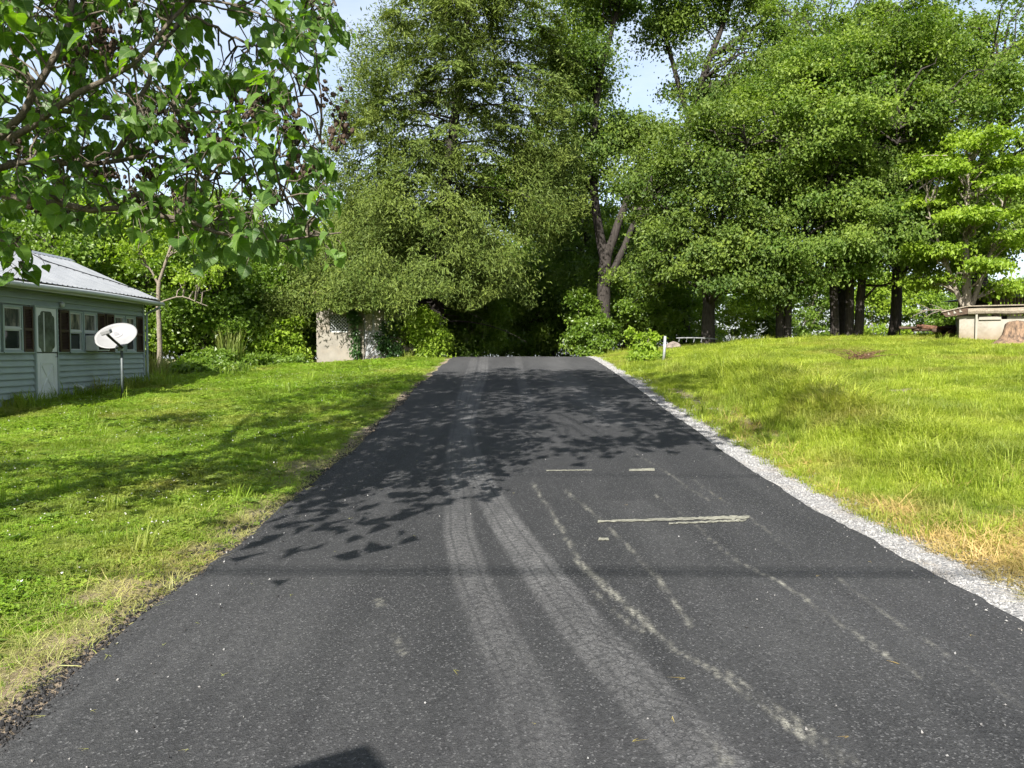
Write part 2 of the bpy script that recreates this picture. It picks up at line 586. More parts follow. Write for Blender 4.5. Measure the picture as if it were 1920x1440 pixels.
class MB:
    def __init__(s):
        s.v, s.f = [], []

    def add(s, v, f):
        b = len(s.v)
        s.v += [tuple(map(float, p)) for p in v]
        s.f += [tuple(i + b for i in q) for q in f]
        return s

    def box(s, c, d, rot=None):
        c = np.array(c, float)
        h = np.array(d, float) / 2
        p = [np.array([x, y, z]) * h for x in (-1, 1) for y in (-1, 1) for z in (-1, 1)]
        if rot is not None:
            m = np.array(Euler(rot).to_matrix())
            p = [m @ q for q in p]
        return s.add([q + c for q in p], [(0, 1, 3, 2), (4, 6, 7, 5), (0, 4, 5, 1), (2, 3, 7, 6), (0, 2, 6, 4), (1, 5, 7, 3)])

    def span(s, a, b):
        a, b = np.minimum(a, b), np.maximum(a, b)
        return s.box((a + b) / 2, b - a)

    def tube(s, pts, rad, sides=6, caps=True):
        v, f = tube_np(pts, rad, sides)
        n = len(pts)
        f = [tuple(q) for q in f]
        if caps:
            f.append(tuple(range(sides - 1, -1, -1)))
            f.append(tuple((n - 1) * sides + i for i in range(sides)))
        return s.add(v, f)

    def prism(s, poly, axis, a, b):
        """poly: 2-D points in the two other axes (in xyz order)"""
        def mk(p, t):
            q = list(p)
            q.insert(axis, t)
            return q
        n = len(poly)
        v = [mk(p, a) for p in poly] + [mk(p, b) for p in poly]
        f = [tuple(range(n - 1, -1, -1)), tuple(range(n, 2 * n))]
        f += [(i, (i + 1) % n, n + (i + 1) % n, n + i) for i in range(n)]
        return s.add(v, f)

    def lathe(s, c, prof, sides=16):
        v, f = [], []
        for r, z in prof:
            for i in range(sides):
                a = 2 * math.pi * i / sides
                v.append((c[0] + r * math.cos(a), c[1] + r * math.sin(a), c[2] + z))
        for j in range(len(prof) - 1):
            for i in range(sides):
                k = (i + 1) % sides
                f.append((j * sides + i, j * sides + k, (j + 1) * sides + k, (j + 1) * sides + i))
        f.append(tuple(range(sides - 1, -1, -1)))
        f.append(tuple((len(prof) - 1) * sides + i for i in range(sides)))
        return s.add(v, f)

    def build(s, name, mat, parent=None, smooth=False, bevel=0.0, kind=None):
        off = WLOC[parent.name] if parent is not None else np.zeros(3)
        me = bpy.data.meshes.new(name)
        me.from_pydata([tuple(np.array(p) - off) for p in s.v], [], s.f)
        me.materials.append(mat)
        me.polygons.foreach_set('use_smooth', [smooth] * len(me.polygons))
        me.update()
        o = put(name, me, parent, kind)
        if bevel:
            b = o.modifiers.new('bevel', 'BEVEL')
            b.width = bevel
            b.segments = 2
            b.limit_method = 'ANGLE'
        return o


def tube_np(pts, rad, sides=6):
    pts = np.array(pts, float)
    n = len(pts)
    rad = np.broadcast_to(np.array(rad, float), (n,))
    t = np.gradient(pts, axis=0)
    t /= np.linalg.norm(t, axis=1)[:, None] + 1e-9
    ref = np.array([0, 0, 1.]) if abs(t[0][2]) < .9 else np.array([1., 0, 0])
    v = []
    u = np.cross(t[0], ref)
    u /= np.linalg.norm(u)
    for i in range(n):
        u = u - t[i] * np.dot(u, t[i])
        u /= np.linalg.norm(u) + 1e-9
        w = np.cross(t[i], u)
        for k in range(sides):
            a = 2 * math.pi * k / sides
            v.append(pts[i] + rad[i] * (math.cos(a) * u + math.sin(a) * w))
    f = []
    for i in range(n - 1):
        for k in range(sides):
            m = (k + 1) % sides
            f.append((i * sides + k, i * sides + m, (i + 1) * sides + m, (i + 1) * sides + k))
    return np.array(v), np.array(f)


def curve_pts(a, b, n, sag=0.0, wob=0.0, g=rng):
    a, b = np.array(a, float), np.array(b, float)
    t = np.linspace(0, 1, n)[:, None]
    p = a + (b - a) * t
    p[:, 2] += sag * (4 * t * (1 - t))[:, 0]
    if wob:
        w = g.normal(0, wob, (n, 3)) * np.sin(math.pi * t)
        p += w
    return p


def smooth_path(pts, n):
    pts = np.array(pts, float)
    d = np.r_[0, np.cumsum(np.linalg.norm(np.diff(pts, axis=0), axis=1))]
    t = np.linspace(0, d[-1], n)
    p = np.stack([np.interp(t, d, pts[:, k]) for k in range(pts.shape[1])], 1)
    for _ in range(2):
        q = p.copy()
        q[1:-1] = (p[:-2] + 2 * p[1:-1] + p[2:]) / 4
        p = q
    return p


def unit(a):
    return a / (np.linalg.norm(a, axis=-1, keepdims=True) + 1e-9)


def leaf_quads(p, d, nrm, L, W, g, fold=.25):
    """diamond leaves of two folded triangles; p base points, d directions, nrm normals"""
    n = len(p)
    d = unit(d)
    s = unit(np.cross(nrm, d))
    nn = np.cross(d, s)
    L = np.broadcast_to(L, (n,))[:, None]
    W = np.broadcast_to(W, (n,))[:, None]
    v = np.empty((n, 4, 3))
    v[:, 0] = p
    mid = p + d * L * .45
    v[:, 1] = mid + s * W * .5 + nn * W * fold
    v[:, 2] = p + d * L - nn * L * .12
    v[:, 3] = mid - s * W * .5 + nn * W * fold
    i = np.arange(n)[:, None] * 4
    f = np.concatenate([i + np.array([[0, 1, 2]]), i + np.array([[0, 2, 3]])])
    return v.reshape(-1, 3), f, np.repeat(g.random(n), 4)


def merge_tubes(tubes):
    v, f, b = [], [], 0
    for a, q in tubes:
        v.append(a)
        f.append(q + b)
        b += len(a)
    return np.concatenate(v), np.concatenate(f)


# ------------------------------------------------------------------ trees
def lobes_auto(H, Rr, zlow, g, n=9, top=.5):
    """a crown: one main body and smaller lobes breaking its outline"""
    zc = zlow + (H - zlow) * top
    hz = (H - zlow) / 2
    L = [(0, 0, zc, Rr * .68, Rr * .68, hz * .8)]
    for i in range(n):
        a = 2.399 * i + g.random() * .8
        e = -.75 + 1.6 * (i + .5) / n + g.normal(0, .1)
        ce = math.cos(min(1.4, abs(e)))
        k = .68 + .22 * g.random()
        L.append((Rr * k * ce * math.cos(a), Rr * k * ce * math.sin(a), zc + hz * .85 * math.sin(e),
                  Rr * (.28 + .16 * g.random()), Rr * (.28 + .16 * g.random()), hz * (.15 + .10 * g.random())))
    return L


def foliage(lobes, nclump, per, cr, leaf, g, up=.65, out=.55, flat=.5, shell=.5, droop=.4, aspect=.72, rough=.52):
    """clumps of leaves spread through the lobes; returns leaf mesh arrays and the clump centres"""
    vol = np.array([l[3] * l[4] * l[5] for l in lobes]) ** .75
    pick = g.choice(len(lobes), nclump, p=vol / vol.sum())
    lb = np.array(lobes)[pick]
    dr = unit(g.normal(0, 1, (nclump, 3)))
    rr = shell + (1 - shell) * g.random((nclump, 1)) ** .7
    cen = lb[:, :3] + dr * lb[:, 3:6] * rr
    mid = np.mean(np.array(lobes)[:, :3], axis=0)
    outw = unit(cen - mid)
    cr_i = cr * (.55 + .9 * g.random(nclump))
    cnt = (per * (.5 + g.random(nclump))).astype(int)
    idx = np.repeat(np.arange(nclump), cnt)
    n = len(idx)
    o = g.normal(0, 1, (n, 3)) * cr_i[idx][:, None] * np.array([.55, .55, .55 * flat])
    # clumps hang a little at their outer rim
    o[:, 2] -= .35 * (o[:, 0] ** 2 + o[:, 1] ** 2) / (cr_i[idx] + .01) * droop
    p = cen[idx] + o
    nr = unit(np.array([0, 0, 1.]) * up + outw[idx] * out + g.normal(0, rough, (n, 3)))
    d = unit(outw[idx] * .5 + g.normal(0, .7, (n, 3)) + np.array([0, 0, -droop]))
    L = leaf * (.5 + .9 * g.random(n))
    v, f, r = leaf_quads(p, d, nr, L, L * aspect, g)
    # whole clumps vary a little in tone as well
    tone = g.random(nclump)
    r = np.clip((r * .5 + np.repeat(tone[idx] ** 1.3, 4) * .6), 0, 1)
    return v, f, r, cen


def limb_tubes(cen, stems, g, r0=.05, frac=1.0, sides=5):
    """a branch to every clump from the closest stem point below it"""
    sp = np.concatenate(stems)
    tubes = []
    for c in cen:
        if g.random() > frac:
            continue
        d = np.linalg.norm(sp - c, axis=1) + np.maximum(0, sp[:, 2] - c[2] + .4) * 3
        a = sp[np.argmin(d)]
        q = curve_pts(a, c, 5, .12 * np.linalg.norm(c - a), .08 * np.linalg.norm(c - a), g)
        ln = np.linalg.norm(c - a)
        tubes.append(tube_np(q, np.linspace(min(r0, .018 * ln + .012), .008, 5), sides))
    return tubes


def make_tree(name, label, cat, x, y, stems, lobes, nclump, per, cr, leaf, lmat, bmat, seed, group=None, z=None,
              frac=.7, r0=.06, **kw):
    """stems: list of (path points relative to the base, radii)"""
    g = np.random.default_rng(seed)
    z = float(ground_z(x, y)) - .05 if z is None else z
    root = empty(name, (x, y, z))
    tag(root, label, cat, group)
    paths = []
    for pts, rad in stems:
        n = max(6, int(len(pts) * 3))
        p = smooth_path(pts, n)
        p[1:] += g.normal(0, .02, p[1:].shape) * min(1, .3 + rad[0])
        rr = np.interp(np.linspace(0, 1, n), np.linspace(0, 1, len(rad)), rad)
        paths.append(p)
        v, f = tube_np(p, rr, 10)
        put('trunk' if pts[0][2] < .1 else 'limb', tri_mesh('trunk', v, f, bmat, smooth=True), root)
    v, f, r, cen = foliage(lobes, nclump, per, cr, leaf, g, **kw)
    tb = limb_tubes(cen, paths, g, r0, frac)
    if tb:
        bv, bf = merge_tubes(tb)
        put('branches', tri_mesh('branches', bv, bf, bmat, smooth=True), root)
    put('crown', tri_mesh('crown', v, f, lmat, r), root)
    return root


def copy_thing(root, loc, rotz, scale, label, group=None):
    r = root.copy()
    C.objects.link(r)
    r.location = loc
    r.rotation_euler = (0, 0, rotz)
    r.scale = scale if isinstance(scale, tuple) else (scale,) * 3
    r['label'] = label
    if group:
        r['group'] = group
    for ch in list(root.children):
        c = ch.copy()
        C.objects.link(c)
        c.parent = r
        for gch in ch.children:
            d = gch.copy()
            C.objects.link(d)
            d.parent = c
    return r


def make_shrub(name, label, cat, x, y, w, h, nclump, per, leaf, lmat, seed, group=None, z=None, cr=.35, bmat=None, depth=None, **kw):
    g = np.random.default_rng(seed)
    z = float(ground_z(x, y)) - .04 if z is None else z
    root = empty(name, (x, y, z))
    tag(root, label, cat, group)
    dp = depth or w * .8
    lobes = [(0, 0, h * .45, w * .4, dp * .4, h * .42)]
    for i in range(6):
        a = i * 2.4 + g.random()
        lobes.append((w * .3 * math.cos(a), dp * .3 * math.sin(a), h * (.2 + .6 * g.random()), w * .22, dp * .22, h * .2))
    v, f, r, cen = foliage(lobes, nclump, per, cr, leaf, g, shell=.35, **kw)
    v[:, 2] = np.maximum(v[:, 2], .02 + .03 * g.random(len(v)))
    stems = [tube_np(curve_pts((g.normal(0, .08), g.normal(0, .08), 0), c, 5, .1, .05, g), np.linspace(.02, .006, 5), 5)
             for c in cen[::3]]
    sv, sf = merge_tubes(stems)
    put('stems', tri_mesh('stems', sv, sf, bmat or M['bark_grey'], smooth=True), root)
    put('crown', tri_mesh('crown', v, f, lmat, r), root)
    return root


# ------------------------------------------------------------------ scatter (for what nobody could count)
def scatter(name, pts, rot, scl, idx, sources, label=None, cat=None, parent=None):
    col = bpy.data.collections.new(name + '_sources')
    for i, me in enumerate(sources):
        so = bpy.data.objects.new('%s_piece_%02d' % (name, i), me)
        col.objects.link(so)
    me = bpy.data.meshes.new(name)
    me.vertices.add(len(pts))
    me.vertices.foreach_set('co', np.ascontiguousarray(pts, np.float32).ravel())
    a = me.attributes.new('rot', 'FLOAT_VECTOR', 'POINT')
    a.data.foreach_set('vector', np.ascontiguousarray(rot, np.float32).ravel())
    a = me.attributes.new('scl', 'FLOAT_VECTOR', 'POINT')
    a.data.foreach_set('vector', np.ascontiguousarray(scl, np.float32).ravel())
    a = me.attributes.new('idx', 'INT', 'POINT')
    a.data.foreach_set('value', np.ascontiguousarray(idx, np.int32))
    me.update()
    o = put(name, me, parent, 'stuff')
    if label:
        o['label'] = label
    if cat:
        o['category'] = cat
    ng = bpy.data.node_groups.new(name, 'GeometryNodeTree')
    ng.interface.new_socket('Geometry', in_out='INPUT', socket_type='NodeSocketGeometry')
    ng.interface.new_socket('Geometry', in_out='OUTPUT', socket_type='NodeSocketGeometry')
    n, l = ng.nodes, ng.links
    gi, go = n.new('NodeGroupInput'), n.new('NodeGroupOutput')
    ci = n.new('GeometryNodeCollectionInfo')
    ci.inputs['Collection'].default_value = col
    ci.inputs['Separate Children'].default_value = True
    ci.inputs['Reset Children'].default_value = True
    iop = n.new('GeometryNodeInstanceOnPoints')
    iop.inputs['Pick Instance'].default_value = True

    def attr(nm, t):
        a_ = n.new('GeometryNodeInputNamedAttribute')
        a_.data_type = t
        a_.inputs['Name'].default_value = nm
        return a_.outputs['Attribute']
    e2r = n.new('FunctionNodeEulerToRotation')
    l.new(attr('rot', 'FLOAT_VECTOR'), e2r.inputs[0])
    l.new(gi.outputs[0], iop.inputs['Points'])
    l.new(ci.outputs[0], iop.inputs['Instance'])
    l.new(attr('idx', 'INT'), iop.inputs['Instance Index'])
    l.new(e2r.outputs[0], iop.inputs['Rotation'])
    l.new(attr('scl', 'FLOAT_VECTOR'), iop.inputs['Scale'])
    l.new(iop.outputs[0], go.inputs[0])
    md = o.modifiers.new('scatter', 'NODES')
    md.node_group = ng
    return o


def tuft_mesh(name, nbl, rad, h, w, lean, mat, seed, broad=False):
    g = np.random.default_rng(seed)
    v, f, r = [], [], []
    for i in range(nbl):
        a = g.random() * 6.283
        q = math.sqrt(g.random()) * rad
        b = np.array([q * math.cos(a), q * math.sin(a), -.008])
        da = a + g.normal(0, .9)
        ln = lean * (.3 + g.random())
        dr = np.array([math.cos(da), math.sin(da), 0])
        sd = np.array([-dr[1], dr[0], 0])
        hh = h * (.55 + .6 * g.random())
        ww = w * (.7 + .6 * g.random())
        m_ = b + dr * ln * hh * .35 + np.array([0, 0, hh * .6])
        t_ = b + dr * ln * hh + np.array([0, 0, hh * (1 - .35 * min(1, ln))])
        k = len(v)
        mw = ww * (1.1 if broad else .8)
        v += [b - sd * ww * .4, b + sd * ww * .4, m_ + sd * mw * .5, m_ - sd * mw * .5, t_]
        f += [(k, k + 1, k + 2), (k, k + 2, k + 3), (k + 3, k + 2, k + 4)]
        r += [0, 0, .4, .4, 1]
    return tri_mesh(name, np.array(v), np.array(f), mat, np.array(r))


def clover_mesh(name, nst, rad, h, leaf, mat, seed):
    """low broad-leaved lawn weeds: three leaflets on each stalk"""
    g = np.random.default_rng(seed)
    P, D, N, L = [], [], [], []
    for i in range(nst):
        a = g.random() * 6.283
        q = math.sqrt(g.random()) * rad
        c = np.array([q * math.cos(a), q * math.sin(a), h * (.4 + .7 * g.random())])
        for k in range(3):
            b = a + k * 2.09
            P.append(c)
            D.append((math.cos(b), math.sin(b), .05 + g.normal(0, .2)))
            N.append((g.normal(0, .25), g.normal(0, .25), 1))
            L.append(leaf * (.7 + .5 * g.random()))
    L = np.array(L)
    v, f, r = leaf_quads(np.array(P), np.array(D), unit(np.array(N)), L, L * .9, g, .1)
    return tri_mesh(name, v, f, mat, r * .3)


def stone_mesh(name, mat, seed):
    g = np.random.default_rng(seed)
    v = np.array([(1, 0, 0), (-1, 0, 0), (0, 1, 0), (0, -1, 0), (0, 0, 1), (0, 0, -1.)]) * (.6 + .6 * g.random((6, 1)))
    v += g.normal(0, .12, v.shape)
    f = np.array([(0, 2, 4), (2, 1, 4), (1, 3, 4), (3, 0, 4), (2, 0, 5), (1, 2, 5), (3, 1, 5), (0, 3, 5)])
    return tri_mesh(name, v, f, mat)

# ================================================================== THE SETTING
def grid_axis(breaks):
    out = []
    for a, b, st in breaks:
        out += list(np.arange(a, b - 1e-6, st))
    out.append(breaks[-1][1])
    return np.array(out)


def grid_faces(nr, nc):
    i = np.arange(nr - 1)[:, None] * nc + np.arange(nc - 1)[None]
    return np.stack([i, i + 1, i + nc + 1, i + nc], -1).reshape(-1, 4)


# ---- ground
gx = grid_axis([(-400, -60, 20), (-60, -14, 2), (-14, -2, .16), (-2, 3, .8), (3, 9, .12), (9, 24, .4), (24, 60, 2), (60, 400, 20)])
gy = grid_axis([(-60, -4, 4), (-4, 2, .6), (2, 14, .14), (14, 36, .3), (36, 80, 2), (80, 600, 20)])
GX, GY = np.meshgrid(gx, gy)
GZ = ground_z(GX, GY)


def dirt_amount(x, y):
    """bare soil beside the asphalt on the left and on the bank at the right"""
    n1, n2 = vnoise(x, y, .9, 3), vnoise(x, y, .28, 4)
    u = -2.3 - x
    wl_ = .20 + .14 * n1 + .34 * sstep(.1, .7, vnoise(np.zeros_like(x), y, 2.3, 9)) + .1 * n2
    d = (1 - sstep(wl_ * .55, wl_ + .08, u)) * (u > -.5)
    d = np.maximum(d, .75 * np.exp(-(((x + 2.75) / .38) ** 2 + ((y - 5.2) / .55) ** 2)))
    for cx, cy, sx, sy in ((-2.62, 5.05, .3, .42), (-2.55, 4.3, .16, .3), (-2.62, 7.4, .26, .7), (-2.7, 9.9, .3, .9), (-2.55, 6.2, .18, .4), (5.75, 8.2, .9, .28), (6.4, 8.1, .8, .25), (4.9, 9.6, .5, .3), (4.0, 13.3, .22, 1.6), (3.85, 16.5, .2, 2), (7.4, 14.6, .5, .2)):
        d = np.maximum(d, .9 * np.exp(-(((x - cx) / sx) ** 2 + ((y - cy) / sy) ** 2)) * (1 + .5 * n2))
    return np.clip(d, 0, 1)


def straw_amount(x, y):
    n1, n2 = vnoise(x, y, .6, 5), vnoise(x, y, .2, 6)
    u = x - 3.55
    s = (1 - sstep(.15, .45 + .3 * n1, u)) * (u > -.3) * (1 - .7 * sstep(6.2, 8.5, y)) * np.clip(.75 + .6 * n1 + .3 * n2, 0, 1)
    s = np.maximum(s, np.exp(-(((x - 4.15) / .55) ** 2 + ((y - 5.6) / .8) ** 2)) * 1.1)
    ul = -2.4 - x
    s = np.maximum(s, .12 * (1 - sstep(.4, .8 + .3 * n1, ul)) * (ul > 0) * (1 - sstep(5, 9, y)))
    return np.clip(s * (1 + .35 * n2), 0, 1)


DA, SA = dirt_amount(GX, GY), straw_amount(GX, GY)
far_soil = sstep(30.5, 33, GY)  # more bare soil in the ground colour from the crest onwards
DA = np.maximum(DA, .55 * far_soil)
gm = tri_mesh('ground', np.stack([GX, GY, GZ], -1).reshape(-1, 3), grid_faces(len(gy), len(gx)), M['ground'], smooth=True,
              attrs={'dirt': DA.ravel(), 'straw': SA.ravel()})
ground = put('ground', gm, kind='structure')
tag(ground, 'grassy ground sloping up on both sides of the new driveway', 'ground')

# ---- asphalt driveway
ry = grid_axis([(-14, 2.4, .4), (2.4, 8, .04), (8, 16, .08), (16, 33, .2), (33, 45, 1)])
NC = 182
tt = np.linspace(0, 1, NC)
edgeL = ROAD_L + .05 * vnoise(ry, 0 * ry, .9, 21) + .035 * vnoise(ry, 0 * ry, .22, 22) + .02 * vnoise(ry, 0 * ry, .08, 23)
edgeL += .22 * np.exp(-((ry - 3.0) / .8) ** 2)
edgeR = ROAD_R + .035 * vnoise(ry, 0 * ry, 1.6, 24) + .02 * vnoise(ry, 0 * ry, .3, 25) + .012 * vnoise(ry, 0 * ry, .1, 27)
bend = np.where(ry > 31, (ry - 31) ** 2 * .004, 0)
RX = edgeL[:, None] * (1 - tt) + edgeR[:, None] * tt + bend[:, None]
RYY = np.repeat(ry[:, None], NC, 1)
RZZ = road_z(RYY) + .012 * (1 - ((RX - .36) / 2.7) ** 2) + .004 * vnoise(RX, RYY, .5, 26)
# skirts at both edges
RX[:, 0] -= .05
RX[:, -1] += .03
RZZ[:, 0] -= .09
RZZ[:, -1] -= .09


def on_road(px, py):
    d = ray(px, py)
    t = 1.0
    while t < 60:
        p = CAM + d * t
        if p[2] <= float(road_z(p[1])):
            return p
        t += .01
    return p


def band(centre_px, width, soft=.045):
    """a band along the road through pixels; returns its strength on the road grid"""
    P = np.array([on_road(*q)[:2] for q in centre_px])
    P = P[np.argsort(P[:, 1])]
    c = np.interp(RYY, P[:, 1], P[:, 0], left=np.nan, right=np.nan)
    d = np.abs(RX - c)
    s = 1 - sstep(width / 2 - soft / 2, width / 2 + soft / 2, d)
    return np.nan_to_num(s)


dust = np.zeros_like(RX)
trR = [(1400, 1560), (1330, 1440), (1205, 1300), (1110, 1200), (1032, 1100), (960, 1000), (928, 950), (900, 900), (880, 850), (872, 800), (890, 740), (905, 700), (912, 668)]
trL = [(1045, 1560), (1020, 1440), (985, 1300), (935, 1200), (888, 1100), (860, 1000), (856, 900), (855, 840), (862, 780), (875, 720), (890, 672)]
nz = (.72 + .3 * vnoise(RX, RYY, .5, 31) + .25 * vnoise(RX, RYY * .35, .07, 32)) * (1 - .35 * (1 - sstep(3.0, 4.6, RYY)))
nz = np.clip(nz, .1, 1.1)
dust = np.maximum(dust, band(trR, .31) * .8 * nz)
dust = np.maximum(dust, band(trL, .26) * .62 * nz)
dust = np.maximum(dust, band([(1000, 800), (985, 740), (975, 700), (965, 668)], .25) * .35 * nz)
dust = np.maximum(dust, band([(1160, 800), (1090, 740), (1050, 700), (1030, 668)], .7, .5) * .45 * nz)
dry = np.zeros_like(RX)
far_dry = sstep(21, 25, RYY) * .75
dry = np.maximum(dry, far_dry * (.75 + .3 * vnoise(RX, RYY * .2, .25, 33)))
dry = np.maximum(dry, .55 * (1 - sstep(3.4, 7.5, RYY)) * (.6 + .5 * vnoise(RX, RYY, 1.1, 34) + .35 * vnoise(RX, RYY * .15, .12, 35)))
dry = np.maximum(dry, .22 * np.clip(vnoise(RX, RYY * .06, .16, 36) + .3 * vnoise(RX, RYY, .8, 37), 0, 1))
dry = np.maximum(dry, band([(1620, 1440), (1400, 1200), (1290, 1060), (1180, 940)], .45, .4) * .45 * nz)
dry = np.maximum(dry, band([(1720, 1250), (1480, 1080), (1300, 900)], .3, .28) * .3 * nz)
dry = np.maximum(dry, band([(330, 1260), (390, 1130), (440, 1060)], .3, .3) * .5 * nz)
chalk = np.zeros_like(RX)
wob = .015 * vnoise(RYY, RX * 0, .35, 44) + .012 * vnoise(RYY, RX * 0, .09, 45)
_RX = RX
RX = RX + wob
for pts_, w_, k_ in (([(1570, 1440), (1470, 1362), (1385, 1302), (1330, 1262), (1262, 1222), (1215, 1178)], .030, 1.0),
                     ([(1600, 1440), (1500, 1365), (1410, 1302), (1350, 1262)], .02, .7),
                     ([(1225, 1182), (1165, 1132), (1110, 1085), (1085, 1055)], .06, .75),
                     ([(1205, 1190), (1150, 1150), (1110, 1110)], .025, .6),
                     ([(1085, 1055), (1060, 1010), (1030, 960), (1000, 905)], .035, .6),
                     ([(1300, 1180), (1215, 1068), (1180, 1030), (1120, 975), (1060, 920)], .035, .5),
                     ([(1500, 1118), (1440, 1085), (1372, 1047)], .022, .9), ([(1372, 1047), (1300, 985), (1230, 930)], .015, .5),
                     ([(1720, 1275), (1600, 1190), (1500, 1118)], .018, .6), ([(1920, 1330), (1750, 1215), (1560, 1080)], .015, .35),
                     ([(1360, 1440), (1340, 1410), (1310, 1375)], .035, .7), ([(757, 1235), (745, 1210), (738, 1188)], .02, .9),
                     ([(715, 1140), (708, 1125)], .03, .8), ([(1330, 940), (1240, 880), (1190, 850)], .02, .4),
                     ([(1480, 1030), (1400, 970), (1300, 900)], .015, .4)):
    chalk = np.maximum(chalk, band(pts_, w_ * .62, w_ * .6 + .02) * k_)
RX = _RX
chalk *= .6 + .8 * np.clip(vnoise(RX, RYY, .16, 41), -.6, 1)
# wheel tread printed across the tracks
lat = np.full_like(RX, 9.0)
for c_px in (trR, trL):
    P_ = np.array([on_road(*q)[:2] for q in c_px])
    P_ = P_[np.argsort(P_[:, 1])]
    lat = np.minimum(lat, np.abs(RX - np.interp(RYY, P_[:, 1], P_[:, 0])))
lat = np.minimum(lat, .5)
clear = sstep(0, .05, tt) * (1 - sstep(.95, 1, tt))
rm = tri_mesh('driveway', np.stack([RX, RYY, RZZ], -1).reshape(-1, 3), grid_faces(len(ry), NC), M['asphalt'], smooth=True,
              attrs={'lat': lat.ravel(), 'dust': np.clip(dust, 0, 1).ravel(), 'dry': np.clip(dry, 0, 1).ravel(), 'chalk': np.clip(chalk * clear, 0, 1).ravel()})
driveway = put('driveway', rm, kind='structure')
tag(driveway, 'fresh black asphalt driveway running up to the tunnel of trees', 'driveway')


def strip_on_road(name, quad_px, mat, jag=.012):
    """a thin painted sheet lying on the asphalt between four pixels (left-near, right-near, right-far, left-far)"""
    a, b, c, d = [on_road(*q)[:2] for q in quad_px]
    n = 40
    v = []
    g = np.random.default_rng(5)
    for i in range(n + 1):
        t = i / n
        for p, q in ((a, b), (d, c)):
            w = p * (1 - t) + q * t + g.normal(0, jag, 2)
            v.append((w[0], w[1], float(road_z(w[1])) + .012 * (1 - ((w[0] - .36) / 2.7) ** 2) + .007))
    f = [(2 * i, 2 * i + 2, 2 * i + 3, 2 * i + 1) for i in range(n)]
    me = tri_mesh(name, np.array(v), np.array(f), mat)
    return put(name, me, driveway)


strip_on_road('paint_line', [(1122, 983), (1404, 975), (1404, 969), (1122, 979)], M['paint_line'])
strip_on_road('paint_line', [(1255, 986), (1398, 980), (1398, 976), (1255, 983)], M['paint_line'])
strip_on_road('paint_line', [(1025, 886), (1110, 885), (1110, 883), (1025, 884)], M['paint_line'], .006)
strip_on_road('paint_line', [(1180, 886), (1228, 885), (1226, 880), (1180, 882)], M['paint_line'], .006)
strip_on_road('paint_line', [(1122, 1017), (1142, 1017), (1140, 1013), (1124, 1012)], M['paint_line'], .006)

# ---- gravel shoulder
sy = grid_axis([(-10, 2, .5), (2, 14, .1), (14, 33, .25)])
sw = .50 + .10 * vnoise(sy, 0 * sy, 1.3, 51) + .05 * vnoise(sy, 0 * sy, .3, 52) - .12 * sstep(14, 26, sy)
sc_ = np.linspace(0, 1, 9)
SX = 3.02 + sc_[None] * sw[:, None]
SYY = np.repeat(sy[:, None], 9, 1)
SZ = ground_z(SX, SYY) + .026 * np.sin(np.pi * np.clip(.25 + .75 * sc_, 0, 1))[None] + .008 * vnoise(SX, SYY, .12, 53) - .004
shoulder = put('gravel_shoulder', tri_mesh('gravel_shoulder', np.stack([SX, SYY, SZ], -1).reshape(-1, 3), grid_faces(len(sy), 9), M['gravel_bed'], smooth=True), kind='structure')
tag(shoulder, 'pale grey gravel shoulder along the right edge of the driveway', 'shoulder')

g = np.random.default_rng(61)
n = 42000
yy = 3.5 + 28 * g.random(n) ** 2.0
wy = np.interp(yy, sy, sw)
xx = 3.03 + wy * np.where(g.random(n) < .94, g.random(n) ** .9 * 1.06, 1 + .5 * g.random(n) ** 2)
xx = np.where(g.random(n) < .007, 3.04 - .22 * g.random(n) ** 2.5, xx)
zz = ground_z(xx, yy) + .02 * np.sin(np.pi * np.clip(.25 + .75 * (xx - 3.02) / wy, 0, 1))
zz = np.where(xx < 3.03, road_z(yy) + .004, zz)
sz = (.0045 + .009 * g.random(n) ** 2) * (1 + np.clip((yy - 8) / 14, 0, 1.2)) * np.where(xx < 3.03, .6, 1)
scatter('gravel_stones', np.stack([xx, yy, zz + sz * .3], -1), g.random((n, 3)) * 6.28, sz[:, None] * (.7 + .6 * g.random((n, 3))),
        g.integers(0, 6, n), [stone_mesh('stone%d' % i, M['gravel'], 100 + i) for i in range(6)],
        'loose pale crushed stone on the driveway shoulder', 'gravel')

# ---- asphalt crumbs at the ragged left edge
n = 8000
yy = 2.6 + 18 * g.random(n) ** 2.2
xx = np.interp(yy, ry, edgeL) - .02 + g.normal(0, .05, n) - .12 * g.random(n) ** 2 * (1 + 2.2 * np.exp(-((yy - 6.2) / 1.2) ** 2))
zz = np.where(xx > np.interp(yy, ry, edgeL), road_z(yy) + .004, ground_z(xx, yy) + .006)
sz = .004 + .010 * g.random(n) ** 2.5
scatter('asphalt_crumbs', np.stack([xx, yy, zz], -1), g.random((n, 3)) * 6.28, sz[:, None] * (.7 + .6 * g.random((n, 3))),
        g.integers(0, 4, n), [stone_mesh('crumb%d' % i, M['crumb'], 200 + i) for i in range(4)],
        'crumbs of black asphalt along the ragged left edge', 'asphalt crumbs')


# ---- grass
def in_view(x, y, m=60):
    px = 960 + F * x / np.maximum(y, .1)
    return (px > -m - 100) & (px < 1920 + m + 100) & (y > 2.3)


def lawn_points(x0, x1, y0, y1, dens, seed):
    """points with a density that falls with distance; dens(y) per square metre"""
    g_ = np.random.default_rng(seed)
    P = []
    for ya in np.arange(y0, y1, .5):
        k = dens(ya + .25)
        n_ = int((x1 - x0) * .5 * k)
        x = x0 + (x1 - x0) * g_.random(n_)
        y = ya + .5 * g_.random(n_)
        o = in_view(x, y)
        P.append(np.stack([x[o], y[o]], -1))
    return np.concatenate(P)


